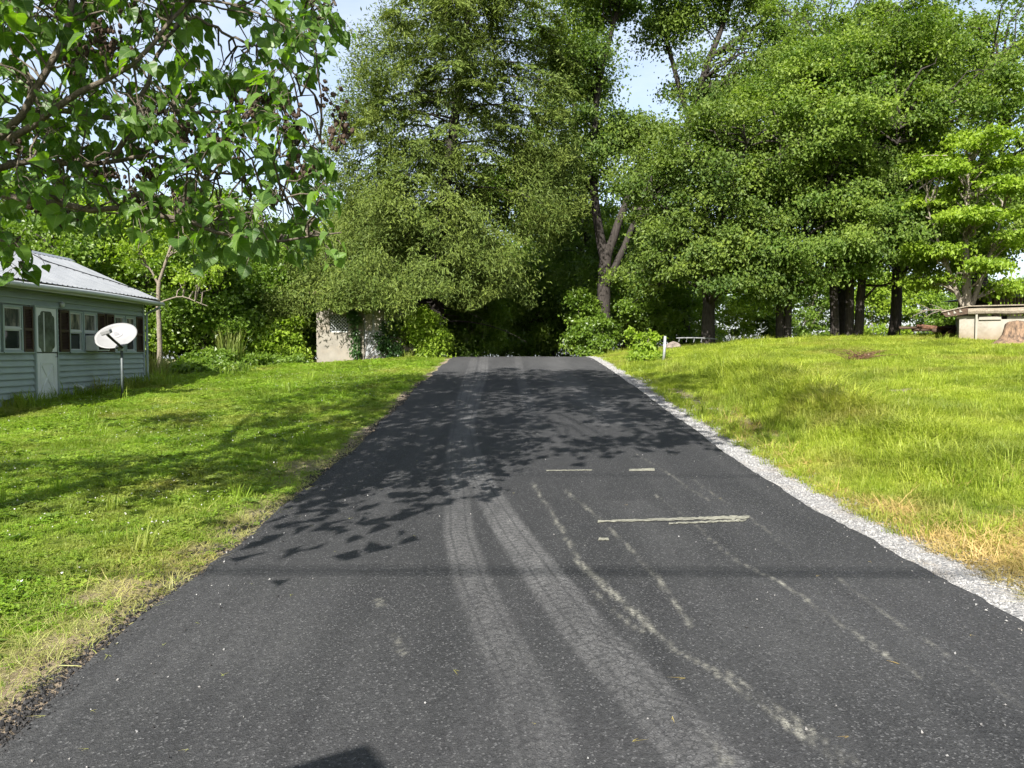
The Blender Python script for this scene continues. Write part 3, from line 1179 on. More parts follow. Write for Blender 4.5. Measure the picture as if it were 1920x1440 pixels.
def dens_l(y):
    return float(np.interp(y, [2, 5, 8, 14, 22, 32], [430, 400, 260, 140, 75, 50]))


tufts = [tuft_mesh('tuft%d' % i, 26, .06, .05, .0048, .85, M['grass'], 300 + i) for i in range(4)]
tufts += [clover_mesh('clover%d' % i, 12, .06, .035, .019, M['grass'], 310 + i) for i in range(3)]
tufts += [tuft_mesh('long%d' % i, 30, .07, .20, .0075, .75, M['grass'], 320 + i) for i in range(3)]

P = lawn_points(-26, -2.3, 2.4, 33, dens_l, 71)
gL = np.random.default_rng(72)
x, y = P[:, 0], P[:, 1]
keep = gL.random(len(P)) > np.clip(dirt_amount(x, y) * 1.3, 0, .96)
keep &= ~((x < -10.5) & (x > -15.2) & (y > 11) & (y < 22.2))
x, y = x[keep], y[keep]
n = len(x)
far = np.clip((y - 5) / 20, 0, 1)
s = (.75 + .6 * gL.random(n)) * (1 + 1.1 * far) * (1 + .35 * vnoise(x, y, .8, 73))
u = np.clip((-2.3 - x) / .8, 0, 1)
s *= .55 + .45 * u
idx = np.where(gL.random(n) < .30 + .25 * vnoise(x, y, 1.4, 74), gL.integers(4, 7, n), gL.integers(0, 4, n))
longm = (gL.random(n) < .0025) | ((x < -9.9) & (y > 11) & (y < 23) & (gL.random(n) < .12))
idx = np.where(longm, gL.integers(7, 10, n), idx)
rot = np.stack([gL.normal(0, .12, n), gL.normal(0, .12, n), gL.random(n) * 6.28], -1)
scl = s[:, None] * np.array([1, 1, 1]) * np.stack([np.ones(n), np.ones(n), .8 + .4 * gL.random(n)], -1)
scatter('lawn_grass', np.stack([x, y, ground_z(x, y)], -1), rot, scl, idx, tufts,
        'short green mown grass and clover left of the driveway', 'grass')

tuftsR = [tuft_mesh('rtuft%d' % i, 28, .065, .06, .005, .95, M['grass'], 340 + i) for i in range(4)]
tuftsR += [tuft_mesh('rlong%d' % i, 34, .10, .19, .0065, .9, M['grass'], 350 + i) for i in range(4)]
P = lawn_points(3.36, 34, 3.5, 36, lambda q: dens_l(q) * .92, 75)
gR = np.random.default_rng(76)
x, y = P[:, 0], P[:, 1]
keep = gR.random(len(P)) > np.clip(dirt_amount(x, y) * 1.2 + straw_amount(x, y) * .95, 0, .97)
x, y = x[keep], y[keep]
n = len(x)
far = np.clip((y - 5) / 20, 0, 1)
u = x - 3.5
ditch = np.exp(-((u - 1.3 - .05 * y) / .9) ** 2) * sstep(7, 10, y) * (1 - sstep(17, 24, y))
tall = np.clip(.02 + .8 * ditch + .22 * vnoise(x, y, 1.6, 77) + .25 * np.exp(-((x - 6) / 2.5) ** 2 - ((y - 10.5) / 2) ** 2), 0, 1) * (1 - .8 * sstep(17, 24, y))
idx = np.where(gR.random(n) < tall, gR.integers(4, 8, n), gR.integers(0, 4, n))
s = (.75 + .6 * gR.random(n)) * (1 + 1.0 * far) * (1 + .35 * vnoise(x, y, .8, 78))
s *= np.where(idx >= 4, .75 + .6 * ditch, 1)
rot = np.stack([gR.normal(0, .15, n), gR.normal(0, .15, n), gR.random(n) * 6.28], -1)
scatter('bank_grass', np.stack([x, y, ground_z(x, y)], -1), rot, s[:, None] * np.ones((1, 3)), idx, tuftsR,
        'yellow green grass on the bank right of the driveway', 'grass')

# ---- dry straw beside the gravel and cut grass at the left edge
strw = [tuft_mesh('straw%d' % i, 16, .07, .10, .0045, 2.2, M['straw'], 360 + i) for i in range(4)]
xs, ys = [], []
for (x0, x1, y0, y1, k, sd) in ((3.4, 7.2, 3.6, 16, 420, 81), (-3.8, -2.3, 2.4, 12, 520, 82)):
    P = lawn_points(x0, x1, y0, y1, lambda q: k * np.interp(q, [4, 16], [1, .45]), sd)
    a = np.clip(straw_amount(P[:, 0], P[:, 1]) + .35 * dirt_amount(P[:, 0], P[:, 1]), 0, 1)
    o = np.random.default_rng(sd).random(len(P)) < a * .95
    xs.append(P[o, 0])
    ys.append(P[o, 1])
x, y = np.concatenate(xs), np.concatenate(ys)
n = len(x)
g = np.random.default_rng(83)
rot = np.stack([g.normal(0, .35, n), g.normal(0, .35, n), g.random(n) * 6.28], -1)
sc1 = np.where(x < 0, .7, 1.0)[:, None] * (.6 + .6 * g.random(n))[:, None] * np.array([[1.1, 1.1, .55]])
scatter('dry_straw', np.stack([x, y, ground_z(x, y) + .008], -1), rot, sc1, g.integers(0, 4, n), strw,
        'dry tan straw and cut grass beside the driveway edges', 'straw')

# ---- white clover heads in the left lawn
P = lawn_points(-12, -3, 3.5, 26, lambda q: float(np.interp(q, [3, 8, 26], [10, 12, 6])), 84)
o = vnoise(P[:, 0], P[:, 1], 1.2, 85) > -.05
P = P[o]
n = len(P)
g = np.random.default_rng(86)
scatter('clover_flowers', np.stack([P[:, 0], P[:, 1], ground_z(P[:, 0], P[:, 1]) + .06 + .03 * g.random(n)], -1), g.random((n, 3)) * 6.28,
        (.006 + .004 * g.random(n))[:, None] * np.ones((1, 3)), g.integers(0, 2, n), [stone_mesh('clover_head%d' % i, M['clover'], 230 + i) for i in range(2)],
        'tiny white clover flowers dotted over the left lawn', 'clover')

# ================================================================== THE HOUSE
HX = -10.55                                     # plane of the wall that faces the driveway
H0, H1 = 13.0, 22.1                             # its two ends along the driveway
hz0 = .40
house = empty('house', (HX, 17.5, .5))
tag(house, 'pale blue grey clapboard house with white metal roof and brown shutters', 'house')
b = MB()
b.span((-15.0, H0, hz0 - .3), (HX - .055, H1, 3.06))
wall = b.build('wall', M['siding'], house)
for ga in (H0, H1 - .1):
    MB().prism([(-15.0, 3.06), (HX - .055, 3.06), (-12.76, 4.18)], 1, ga, ga + .1).build('gable', M['siding'], house)

COURSE = .1375


def board(y0, y1, z0, z1):
    q = MB()
    q.prism([(HX - .052, z0), (HX + .004, z0 - .008), (HX + .004, z0 + .010), (HX - .042, z1 + .004), (HX - .052, z1 + .004)], 1, y0, y1)
    q.build('siding_board', M['siding'], wall)


DOOR = (17.05, 17.81)
for k in range(9):
    z0 = 1.585 - (k + 1) * COURSE
    board(H0, DOOR[0] - .06, z0, z0 + COURSE)
    board(DOOR[1] + .06, H1 - .06, z0, z0 + COURSE)
for k in range(3):
    z0 = 2.64 + k * COURSE
    board(H0, H1 - .06, z0, z0 + COURSE)
GAPS = [(H0, 14.8), (16.95, DOOR[0] - .06), (DOOR[1] + .06, 17.93), (19.95, 20.0)]
for k in range(8):
    z0 = 1.60 + k * .13
    for a, c in GAPS:
        board(a, c, z0, z0 + .13)
t_ = MB().span((HX - .05, H1 - .07, hz0), (HX + .012, H1 + .02, 3.04))
t_.build('corner_trim', M['siding'], house)
MB().span((HX - .05, H0, 1.585), (HX + .02, H1 - .075, 1.612)).build('sill_band', M['siding'], house)


def window(y0, y1, z0, z1, upper='curtain'):
    w = MB()
    t = .045
    w.span((HX - .05, y0, z0), (HX + .025, y0 + t, z1))
    w.span((HX - .05, y1 - t, z0), (HX + .025, y1, z1))
    w.span((HX - .05, y0 + t, z1 - t), (HX + .022, y1 - t, z1))
    w.span((HX - .05, y0 + t, z0), (HX + .022, y1 - t, z0 + t))
    fr = w.build('window', M['siding'], house)
    zm = (z0 + z1) / 2
    MB().span((HX - .04, y0 + t, zm - .018), (HX + .015, y1 - t, zm + .018)).build('meeting_rail', M['white_trim'], fr)
    s = .028
    for a, c, xo in ((z0 + t, zm - .018, -.008), (zm + .018, z1 - t, .004)):
        q = MB()
        q.span((HX - .04, y0 + t, a), (HX + xo, y0 + t + s, c))
        q.span((HX - .04, y1 - t - s, a), (HX + xo, y1 - t, c))
        q.span((HX - .04, y0 + t + s, a), (HX + xo - .002, y1 - t - s, a + s))
        q.span((HX - .04, y0 + t + s, c - s), (HX + xo - .002, y1 - t - s, c))
        q.build('sash', M['white_trim'], fr)
    MB().span((HX - .054, y0 + t, z0 + t), (HX - .03, y1 - t, zm)).build('pane', M['glass'], fr)
    MB().span((HX - .054, y0 + t, zm), (HX - .022, y1 - t, z1 - t)).build('pane', M['glass'] if upper == 'glass' else M['curtain_glass'], fr)
    MB().span((HX, y0 - .02, z0 - .03), (HX + .06, y1 + .02, z0)).build('sill', M['siding'], fr)
    return fr


def curtain_glass():
    m, n, l = new_mat('curtain_glass')
    pos = wpos(n)
    mp = n.new('ShaderNodeMapping')
    mp.inputs['Scale'].default_value = (1, 1, .25)
    l.new(pos, mp.inputs['Vector'])
    f = noise(n, l, 9, 4, .6, mp.outputs[0])
    g_ = noise(n, l, 2.5, 3, .6, pos)
    col = mix(n, l, rng_map(n, l, f, .4, .62, 0, 1), (.05, .055, .05), (.30, .27, .22))
    col = mix(n, l, rng_map(n, l, g_, .45, .6, 0, .8), col, (.04, .045, .045))
    return finish(m, n, l, col, .08, .6)


M['curtain_glass'] = curtain_glass()
WZ0, WZ1 = 1.615, 2.60
for y0, y1 in ((15.2, 15.86), (15.95, 16.60), (18.34, 18.92), (18.95, 19.58), (20.42, 20.98), (21.02, 21.58)):
    window(y0, y1, WZ0, WZ1)


def shutter(y0, y1):
    q = MB()
    t = .045
    q.span((HX - .02, y0, WZ0), (HX + .035, y0 + t, WZ1))
    q.span((HX - .02, y1 - t, WZ0), (HX + .035, y1, WZ1))
    for a in (WZ0, (WZ0 + WZ1) / 2 - .03, WZ1 - .06):
        q.span((HX - .02, y0 + t, a), (HX + .033, y1 - t, a + .06))
    s = q.build('shutter', M['shutter'], house)
    sl = MB()
    k = 0
    z = WZ0 + .07
    while z < WZ1 - .08:
        if abs(z - (WZ0 + WZ1) / 2) > .045:
            sl.box((HX + .008, (y0 + y1) / 2, z), (.03, y1 - y0 - 2 * t, .006), (0, .7, 0))
        z += .034
    sl.span((HX - .03, y0 + t, WZ0 + .06), (HX - .012, y1 - t, WZ1 - .06))
    o = sl.build('louvres', M['shutter'], s)
    o['kind'] = 'stuff'


for a, c in ((14.82, 15.17), (16.61, 16.94), (17.94, 18.33), (19.60, 19.94), (20.02, 20.40), (21.60, 21.98)):
    shutter(a, c)

# door with a scalloped glass and a crossed lower panel
d0, d1 = DOOR
dz0, dz1 = .56, 2.60
door = MB().span((HX - .05, d0, dz0), (HX + .02, d1, dz1)).build('door', M['door_white'], house)
fm = MB()
fm.span((HX - .05, d0 - .055, dz0 - .1), (HX + .035, d0 - .004, dz1 + .05))
fm.span((HX - .05, d1 + .004, dz0 - .1), (HX + .035, d1 + .055, dz1 + .05))
fm.span((HX - .05, d0 - .004, dz1 + .004), (HX + .033, d1 + .004, dz1 + .05))
fm.build('door_frame', M['siding'], house)
gy0, gy1, gz0, gz1 = d0 + .075, d1 - .075, 1.60, 2.53
poly = []
r_ = .085


def scallop(cy, cz, sy_, sz_):
    """two small arcs at a corner"""
    out = []
    for k in range(5):
        a = math.pi / 2 * k / 4
        out.append((cy + sy_ * (r_ * 2 - r_ * math.sin(a) * 1.0), cz + sz_ * (r_ * (1 - math.cos(a)))))
    for k in range(1, 5):
        a = math.pi / 2 * k / 4
        out.append((cy + sy_ * (r_ - r_ * math.sin(a)), cz + sz_ * (r_ + r_ * (1 - math.cos(a)))))
    return out


poly += scallop(gy0, gz0, 1, 1)
poly += scallop(gy0, gz1, 1, -1)[::-1]
poly += scallop(gy1, gz1, -1, -1)
poly += scallop(gy1, gz0, -1, 1)[::-1]
MB().prism(poly, 0, HX + .014, HX + .024).build('door_glass', M['door_glass'], door)
q = MB()
q.span((HX + .02, d0 + .26, 1.62), (HX + .030, d0 + .30, 2.5))
q.build('door_bar', M['white_trim'], door)
pz0, pz1 = .68, 1.38
q = MB()
py0, py1 = d0 + .12, d1 - .12
for a, c in (((py0, pz0), (py1, pz0 + .03)), ((py0, pz1 - .03), (py1, pz1)), ((py0, pz0 + .03), (py0 + .03, pz1 - .03)), ((py1 - .03, pz0 + .03), (py1, pz1 - .03))):
    q.span((HX + .015, *a), (HX + .034, *c))
L_ = math.hypot(py1 - py0 - .06, pz1 - pz0 - .06)
an = math.atan2(pz1 - pz0 - .06, py1 - py0 - .06)
q.box((HX + .024, (py0 + py1) / 2, (pz0 + pz1) / 2), (.018, L_, .035), (an, 0, 0))
q.box((HX + .026, (py0 + py1) / 2, (pz0 + pz1) / 2), (.018, L_, .035), (-an, 0, 0))
q.build('cross_panel', M['door_white'], door)
MB().tube([(HX + .02, d1 - .05, 1.50), (HX + .06, d1 - .05, 1.50), (HX + .06, d1 - .05, 1.60), (HX + .02, d1 - .05, 1.60)], .010, 6).build('handle', M['black'], door)
MB().span((HX - .02, d0 - .1, dz0 - .16), (HX + .25, d1 + .1, dz0 - .02)).build('door_step', M['concrete'], house)

# roof of ribbed metal sheets
RIDGE = (-12.76, 4.27)
EAVE = (-10.17, 3.13)
EAVE2 = (-15.35, 3.13)
roof = MB().prism([(EAVE[0], EAVE[1] - .03), (RIDGE[0], RIDGE[1] - .03), (EAVE2[0], EAVE2[1] - .03), (EAVE2[0], EAVE2[1] - .09), (RIDGE[0], RIDGE[1] - .10), (EAVE[0], EAVE[1] - .09)], 1, H0 - .15, H1 + .2)
roof = roof.build('roof', M['old_wood'], house)
PW = .78


def panel_mesh(e):
    prof = []
    nr = 4
    for i in range(nr):
        y = i * PW / nr
        prof += [(y, 0), (y + .06, 0), (y + .075, .02), (y + .105, .02), (y + .12, 0)]
    prof.append((PW + .015, 0))
    sgn = 1 if e[0] > RIDGE[0] else -1
    dx, dz = e[0] + sgn * .05 - RIDGE[0], e[1] - .022 - RIDGE[1]
    v = []
    for (y, h) in prof:
        v.append((0, y, h))
        v.append((dx * .5, y, dz * .5 + h - .008))
        v.append((dx, y, dz + h))
    f = []
    for i in range(len(prof) - 1):
        for k in range(2):
            f.append((3 * i + k, 3 * i + k + 1, 3 * i + k + 4, 3 * i + k + 3))
    return tri_mesh('roof_panel', np.array(v), np.array(f), M['roof'])


for e in (EAVE, EAVE2):
    pm = panel_mesh(e)
    for k in range(12):
        o = put('roof_panel', pm, roof)
        o.location = np.array((RIDGE[0], H0 - .18 + k * PW, RIDGE[1] + .004 + .001 * (k % 2))) - WLOC[roof.name]
        sm = o.modifiers.new('thick', 'SOLIDIFY')
        sm.thickness = .003
MB().prism([(RIDGE[0] - .16, RIDGE[1] - .045), (RIDGE[0], RIDGE[1] + .03), (RIDGE[0] + .16, RIDGE[1] - .045), (RIDGE[0], RIDGE[1] + .045)], 1, H0 - .19, H1 + .24).build('ridge_cap', M['roof'], roof)
q = MB()
q.span((EAVE[0] - .04, H0 - .15, EAVE[1] - .20), (EAVE[0] - .015, H1 + .2, EAVE[1] - .035))
q.build('fascia', M['white_trim'], house)
q = MB()
q.span((HX + .002, H0, 3.045), (EAVE[0] - .04, H1 + .18, 3.06))
q.build('soffit', M['siding'], house)
q = MB()
pts = []
for k in range(13):
    t = k / 12
    pts.append((EAVE[0] + .055, H0 - .15 + t * (H1 + .42 - H0), EAVE[1] - .095 - .03 * t - .02 * math.sin(t * 7)))
q.tube(pts, .058, 10)
q.build('gutter', M['white_trim'], house, smooth=True)
q = MB()
gx_, gy_ = EAVE[0] + .055, H1 + .06
q.tube([(gx_, gy_, 2.96), (gx_ - .02, gy_, 2.88), (HX + .08, gy_ - .02, 2.72), (HX + .06, gy_ - .02, 2.62), (HX + .06, gy_ - .02, 1.6), (HX + .06, gy_ - .02, .9), (HX + .14, gy_ - .02, .80)], .035, 8)
q.build('downspout', M['siding'], house)
q = MB()
lp = at(117, 571, 10.55 * F / (960 - 117))
q.lathe((0, 0, 0), [(.02, 0), (.065, .01), (.07, .03), (.05, .07), (.02, .09)], 14)
q.v = [(HX + p[2], lp[1] + p[0], lp[2] + p[1]) for p in q.v]
q.build('porch_light', M['white_trim'], house, smooth=True)
vp = at(141, 727, 10.55 * F / (960 - 141))
MB().tube([(HX - .02, vp[1], vp[2] + .05), (HX + .1, vp[1], vp[2] + .02), (HX + .2, vp[1] + .02, vp[2] - .04)], .05, 10).build('dryer_vent', M['white_trim'], house)

# cable lying over the roof
q = MB()
cp = []
for (px_, py_) in ((60, 478), (85, 492), (130, 505), (170, 518), (208, 528), (240, 540), (275, 548), (296, 556)):
    # meet the roof plane
    d = ray(px_, py_)
    nx, nz_ = (RIDGE[1] - EAVE[1]), (EAVE[0] - RIDGE[0])
    nrm = np.array([nx, 0, nz_])
    k = np.dot(np.array([RIDGE[0], 0, RIDGE[1]]) - CAM, nrm) / np.dot(d, nrm)
    p = CAM + d * k
    p[2] += .035
    cp.append(p)
cab = empty('roof_cable', cp[0])
tag(cab, 'thin black cable lying across the white metal roof', 'cable')
MB().tube(smooth_path(cp, 24), .012, 6).build('cable', M['black'], cab)

# air conditioner in the window beside the dish
ac = empty('air_conditioner', (HX + .1, 19.25, 1.66))
tag(ac, 'white air conditioner sticking out of the window behind the satellite dish', 'air conditioner')
MB().span((HX + .03, 18.99, 1.64), (HX + .34, 19.54, 2.02)).build('case', M['white_trim'], ac, bevel=.012)
q = MB()
for k in range(9):
    q.span((HX + .335, 19.03, 1.68 + k * .034), (HX + .352, 19.50, 1.695 + k * .034))
q.span((HX + .33, 19.03, 1.67), (HX + .343, 19.50, 1.98))
q.build('grille', M['dark'], ac)

# ================================================================== SATELLITE DISH
bp = np.array([-9.05, 17.85, 0])
bp[2] = float(ground_z(bp[0], bp[1])) - .02
dish = empty('satellite_dish', bp)
tag(dish, 'white oval satellite dish on a dark post in front of the house', 'satellite dish')
top = at(228, 650, bp[1])
MB().tube([bp, (bp[0], bp[1], top[2])], .03, 12).build('post', M['dark_metal'], dish, smooth=True)
dc = at(217, 629, bp[1] - .12)
nv = unit(np.array([.10, -.80, .50]))
rt = unit(np.cross(np.array([0, 0, 1.]), nv)) * -1
rt = rt if rt[0] > 0 else -rt
up = np.cross(nv, rt)
up = up if up[2] > 0 else -up
rl = R(17)
ax1 = rt * math.cos(rl) + up * math.sin(rl)
ax2 = -rt * math.sin(rl) + up * math.cos(rl)
A_, B_ = .465, .335


def dish_pt(r, a, off=0.0):
    x_, y_ = A_ * r * math.cos(a), B_ * r * math.sin(a)
    return dc + ax1 * x_ + ax2 * y_ + nv * (-.085 * (1 - r * r) + off)


v, f = [], []
NR, NA = 9, 48
for sgn in (0.0, -.012):
    for i in range(NR + 1):
        for k in range(NA):
            v.append(dish_pt(i / NR if i else .001, 2 * math.pi * k / NA, sgn))
ofs = (NR + 1) * NA
for i in range(NR):
    for k in range(NA):
        m_ = (k + 1) % NA
        f.append((i * NA + k, i * NA + m_, (i + 1) * NA + m_, (i + 1) * NA + k))
        f.append((ofs + i * NA + k, ofs + (i + 1) * NA + k, ofs + (i + 1) * NA + m_, ofs + i * NA + m_))
for k in range(NA):
    m_ = (k + 1) % NA
    f.append((NR * NA + k, NR * NA + m_, ofs + NR * NA + m_, ofs + NR * NA + k))
MB().add(v, f).build('reflector', M['dish'], dish, smooth=True)


def on_dish(u, w, off=.006):
    return dish_pt(math.hypot(u, w), math.atan2(w, u), off)


# the emblem: a half disc and a rising swoosh
def patch(pts, name):
    q_ = MB()
    q_.add([on_dish(*p) for p in pts], [tuple(range(len(pts)))])
    q_.build(name, M['logo'], refl)


refl = [c for c in dish.children if c.name.startswith('reflector')][0]
half = [(-.10 + .25 * math.cos(t), .22 + .22 * math.sin(t)) for t in np.linspace(-.25, math.pi / 2, 10)] + [(-.10, .16)]
patch(half, 'emblem')
sw_ = [(-.08, -.02), (.10, .02), (.26, .14), (.31, .34), (.31, .16), (.27, .05), (.05, -.04)]
patch(sw_, 'emblem')
end = at(201, 627, bp[1] - .62)
st = dish_pt(.97, -math.pi / 2 + .18, -.01)
MB().tube([st - nv * .06, st + (end - st) * .5 - np.array([0, 0, .015]), end], [.036, .034, .04], 4).build('feed_arm', M['black'], dish)
q = MB()
q.box(end + np.array([-.02, .0, .05]), (.24, .11, .10), (.3, -.25, -.2))
q.build('feed_horn', M['dish'], dish, bevel=.02)
MB().box((bp[0], bp[1] - .03, top[2] - .03), (.11, .12, .14)).build('bracket', M['metal_grey'], dish, bevel=.015)
MB().tube([st - nv * .05, np.array([bp[0], bp[1], top[2] - .02])], .03, 6).build('mount', M['metal_grey'], dish)

# ================================================================== OUTBUILDING BEHIND THE LEFT LAWN
GY_ = 31.6


def gp(px, py):
    p = at(px, py, GY_)
    return p[0], p[2]


gX0, gX1 = gp(593, 600)[0], gp(775, 600)[0]
gzb = float(ground_z(-6.5, GY_)) - .3
gzt = gp(600, 552)[1]
garage = empty('outbuilding', ((gX0 + gX1) / 2, GY_, gzb))
tag(garage, 'small tan rendered outbuilding overgrown with ivy under the conifer', 'building')
lx0, lz1 = gp(618, 590)
lx1, lz0 = gp(653, 623)
dx0 = gp(682, 600)[0]
dx1 = gp(716, 600)[0]
dzt = gp(690, 579)[1]
q = MB()
q.span((gX0, GY_, gzb), (lx0, GY_ + .2, gzt))
q.span((lx0, GY_, gzb), (lx1, GY_ + .2, lz0))
q.span((lx0, GY_, lz1), (lx1, GY_ + .2, gzt))
q.span((lx1, GY_, gzb), (dx0 - .06, GY_ + .2, gzt))
q.span((dx0 - .06, GY_, dzt + .08), (dx1 + .06, GY_ + .2, gzt))
q.span((dx1 + .06, GY_, gzb), (gX1, GY_ + .2, gzt))
q.span((gX0 + .002, GY_ + .2, gzb), (gX0 + .2, GY_ + 5, gzt))
q.span((gX1 - .2, GY_ + .2, gzb), (gX1 - .002, GY_ + 5, gzt))
q.span((gX0, GY_ + 5, gzb), (gX1, GY_ + 5.2, gzt))
q.build('wall', M['concrete'], garage)
MB().span((gX0 - .25, GY_ - .3, gzt), (gX1 + .25, GY_ + 5.5, gzt + .12)).build('roof', M['brown_wood'], garage)
MB().span((lx0 - .03, GY_ + .16, lz0 - .03), (lx1 + .03, GY_ + .19, lz1 + .03)).build('window_back', M['dark'], garage)
lat = MB()
for sg in (1, -1):
    k = -1.2
    while k < 1.6:
        xa, za = lx0 + k, lz0
        hgt = lz1 - lz0
        a0 = max(0, (lx0 - xa) if sg > 0 else 0)
        t0, t1 = max(0, -k / hgt), min(1, (lx1 - lx0 - k) / hgt)
        if t1 > t0 + .02:
            xs_ = [lx0 + k + t * hgt for t in (t0, t1)]
            if sg < 0:
                xs_ = [lx0 + lx1 - c for c in xs_]
            lat.tube([(xs_[0], GY_ + .05 + .012 * sg, lz0 + t0 * hgt), (xs_[1], GY_ + .05 + .012 * sg, lz0 + t1 * hgt)], .016, 4)
        k += .13
lat.span((lx0, GY_ + .02, lz0), (lx1, GY_ + .09, lz0 + .035))
lat.build('lattice', M['white_trim'], garage)
q = MB()
q.span((dx0 - .056, GY_ - .05, gzb), (dx0, GY_ + .1, dzt + .076))
q.span((dx1, GY_ - .05, gzb), (dx1 + .056, GY_ + .1, dzt + .076))
q.span((dx0, GY_ - .05, dzt), (dx1, GY_ + .1, dzt + .076))
q.build('door_frame', M['concrete'], garage)
gd = MB().span((dx0, GY_ + .03, gzb), (dx1, GY_ + .08, dzt)).build('door', M['grey_door'], garage)
zmid = gp(690, 622)[1]
hw = (dx1 - dx0)
for k in range(2):
    MB().span((dx0 + .07 + k * hw / 2, GY_ + .015, zmid + .05), (dx0 + hw / 2 - .03 + k * hw / 2, GY_ + .035, dzt - .06)).build('door_pane', M['curtain'], gd)
for k in range(3):
    zb = gp(690, 674)[1] + k * .42 - .02
    MB().span((dx0 + .06, GY_ + .012, zb), (dx1 - .06, GY_ + .033, zb + .36)).build('door_panel', M['grey_door'], gd, bevel=.008)

# ================================================================== RIGHT: LOW BLOCK SHED, STUMP, TIMBER ARBOUR
SY_ = 26.5


def sp_(px, py, Y=SY_):
    p = at(px, py, Y)
    return p[0], p[2]


sx0, sz0 = sp_(1798, 632)
szt = sp_(1800, 594)[1]
sx1 = sx0 + 4.6
shed = empty('cellar_shed', (sx0, SY_, sz0 - .2))
tag(shed, 'low whitewashed block shed with rusty overhanging roof beside the stump', 'shed')
hx0, hz1_ = sp_(1877, 591)
hx1, hz0_ = sp_(1887, 600)
q = MB()
q.span((sx0, SY_, sz0 - .35), (hx0, SY_ + .2, szt))
q.span((hx0, SY_, sz0 - .35), (hx1, SY_ + .2, hz0_))
q.span((hx1, SY_, sz0 - .35), (sx1, SY_ + .2, szt))
q.span((sx0 + .002, SY_ + .2, sz0 - .35), (sx0 + .2, SY_ + 3, szt + .1))
q.span((sx1 - .2, SY_ + .2, sz0 - .35), (sx1 - .002, SY_ + 3, szt + .1))
q.span((sx0, SY_ + 3, sz0 - .35), (sx1, SY_ + 3.2, szt + .1))
q.build('wall', M['stained_wall'], shed)
MB().span((hx0 - .05, SY_ + .14, hz0_ - .05), (hx1 + .05, SY_ + .18, szt)).build('vent_hole', M['dark'], shed)
rxa, rza = sp_(1783, 584, SY_ - .6)
rxb, rzb = sp_(1834, 574, SY_ - .6)
rf = MB()
rf.prism([(SY_ - .25, rzb), (SY_ + 3.4, rzb + .10), (SY_ + 3.4, rzb + .14), (SY_ - .25, rzb + .035)], 0, rxb, sx1 + .4)
rf = rf.build('roof', M['old_wood'], shed)
q = MB()
q.prism([(rxa, rza), (rxb, rzb), (rxb, rzb + .035), (rxa, rza + .035)], 1, SY_ - .25, SY_ + 2.6)
q.build('lean_roof', M['old_wood'], rf)
q = MB()
q.prism([(rxa + .16, rza - .16), (rxb + .02, rzb - .24), (rxb + .02, rzb - .004), (rxa + .02, rza - .004)], 1, SY_ - .2, SY_ - .1)
q.build('fascia', M['brown_wood'], shed)
for k in range(3):
    t = .25 + .22 * k
    xx_, zz_ = rxa + (rxb - rxa) * t, rza + (rzb - rza) * t
    MB().prism([(xx_, zz_ - .13), (xx_ + .10, zz_ - .12), (xx_, zz_ - .02)], 1, SY_ - .23, SY_ - .203).build('rafter_gap', M['whitewash'], rf)
MB().span((sx0 - .1, SY_ - .02, szt - .06), (sx0 + 1.1, SY_ + .12, szt + .03)).build('wall_plate', M['whitewash'], shed)
bx0, bz0 = sp_(1834, 590, SY_ - .6)
bz1 = sp_(1834, 577, SY_ - .6)[1]
q = MB()
bpth = [(bx0 + t * 4.2, SY_ - .14 + .02 * math.sin(t * 9), (bz0 + bz1) / 2 + .012 * math.sin(t * 13)) for t in np.linspace(0, 1, 10)]
q.tube(bpth, [(bz1 - bz0) / 2 * (1 + .08 * math.sin(k * 2.3)) for k in range(10)], 9)
q.build('eave_log', M['old_wood'], shed)
qx = sp_(1845, 610, SY_ - .5)[0]
MB().span((qx, SY_ - .18, sz0 - .3), (qx + .07, SY_ - .11, bz0 + .02)).build('porch_post', M['whitewash'], shed)
MB().span((qx + .12, SY_ - .06, szt - .12), (hx0 - .02, SY_ - .004, szt - .02)).build('cover_board', M['whitewash'], shed)
shed.rotation_euler = (0, 0, -R(28))

shed.scale = (.86, 1, 1)

stx, sty = at(1903, 632, 24.5)[0] + .1, 24.5
stz = float(ground_z(stx, sty))
stump = empty('tree_stump', (stx, sty, stz))
tag(stump, 'broad flared orange brown tree stump in front of the low white shed', 'stump')
v, f = [], []
NS, prof = 26, [(1.0, -.08), (.86, .05), (.68, .16), (.56, .32), (.50, .52), (.47, .66), (.42, .70), (.2, .72), (.02, .70)]
gs = np.random.default_rng(15)
ph = gs.random(6) * 6
for (r0_, z_) in prof:
    for k in range(NS):
        a = 2 * math.pi * k / NS
        fl = 1 + (.16 * math.sin(3 * a + ph[0]) + .10 * math.sin(5 * a + ph[1]) + .05 * math.sin(11 * a + ph[2])) * (r0_ / .8)
        v.append((stx + .78 * r0_ * fl * math.cos(a), sty + .7 * r0_ * fl * math.sin(a), stz + z_ * (1 + .06 * math.sin(2 * a))))
for j in range(len(prof) - 1):
    for k in range(NS):
        m_ = (k + 1) % NS
        f.append((j * NS + k, j * NS + m_, (j + 1) * NS + m_, (j + 1) * NS + k))
f.append(tuple((len(prof) - 1) * NS + k for k in range(NS)))
MB().add(v, f).build('wood', M['stump'], stump, smooth=True)

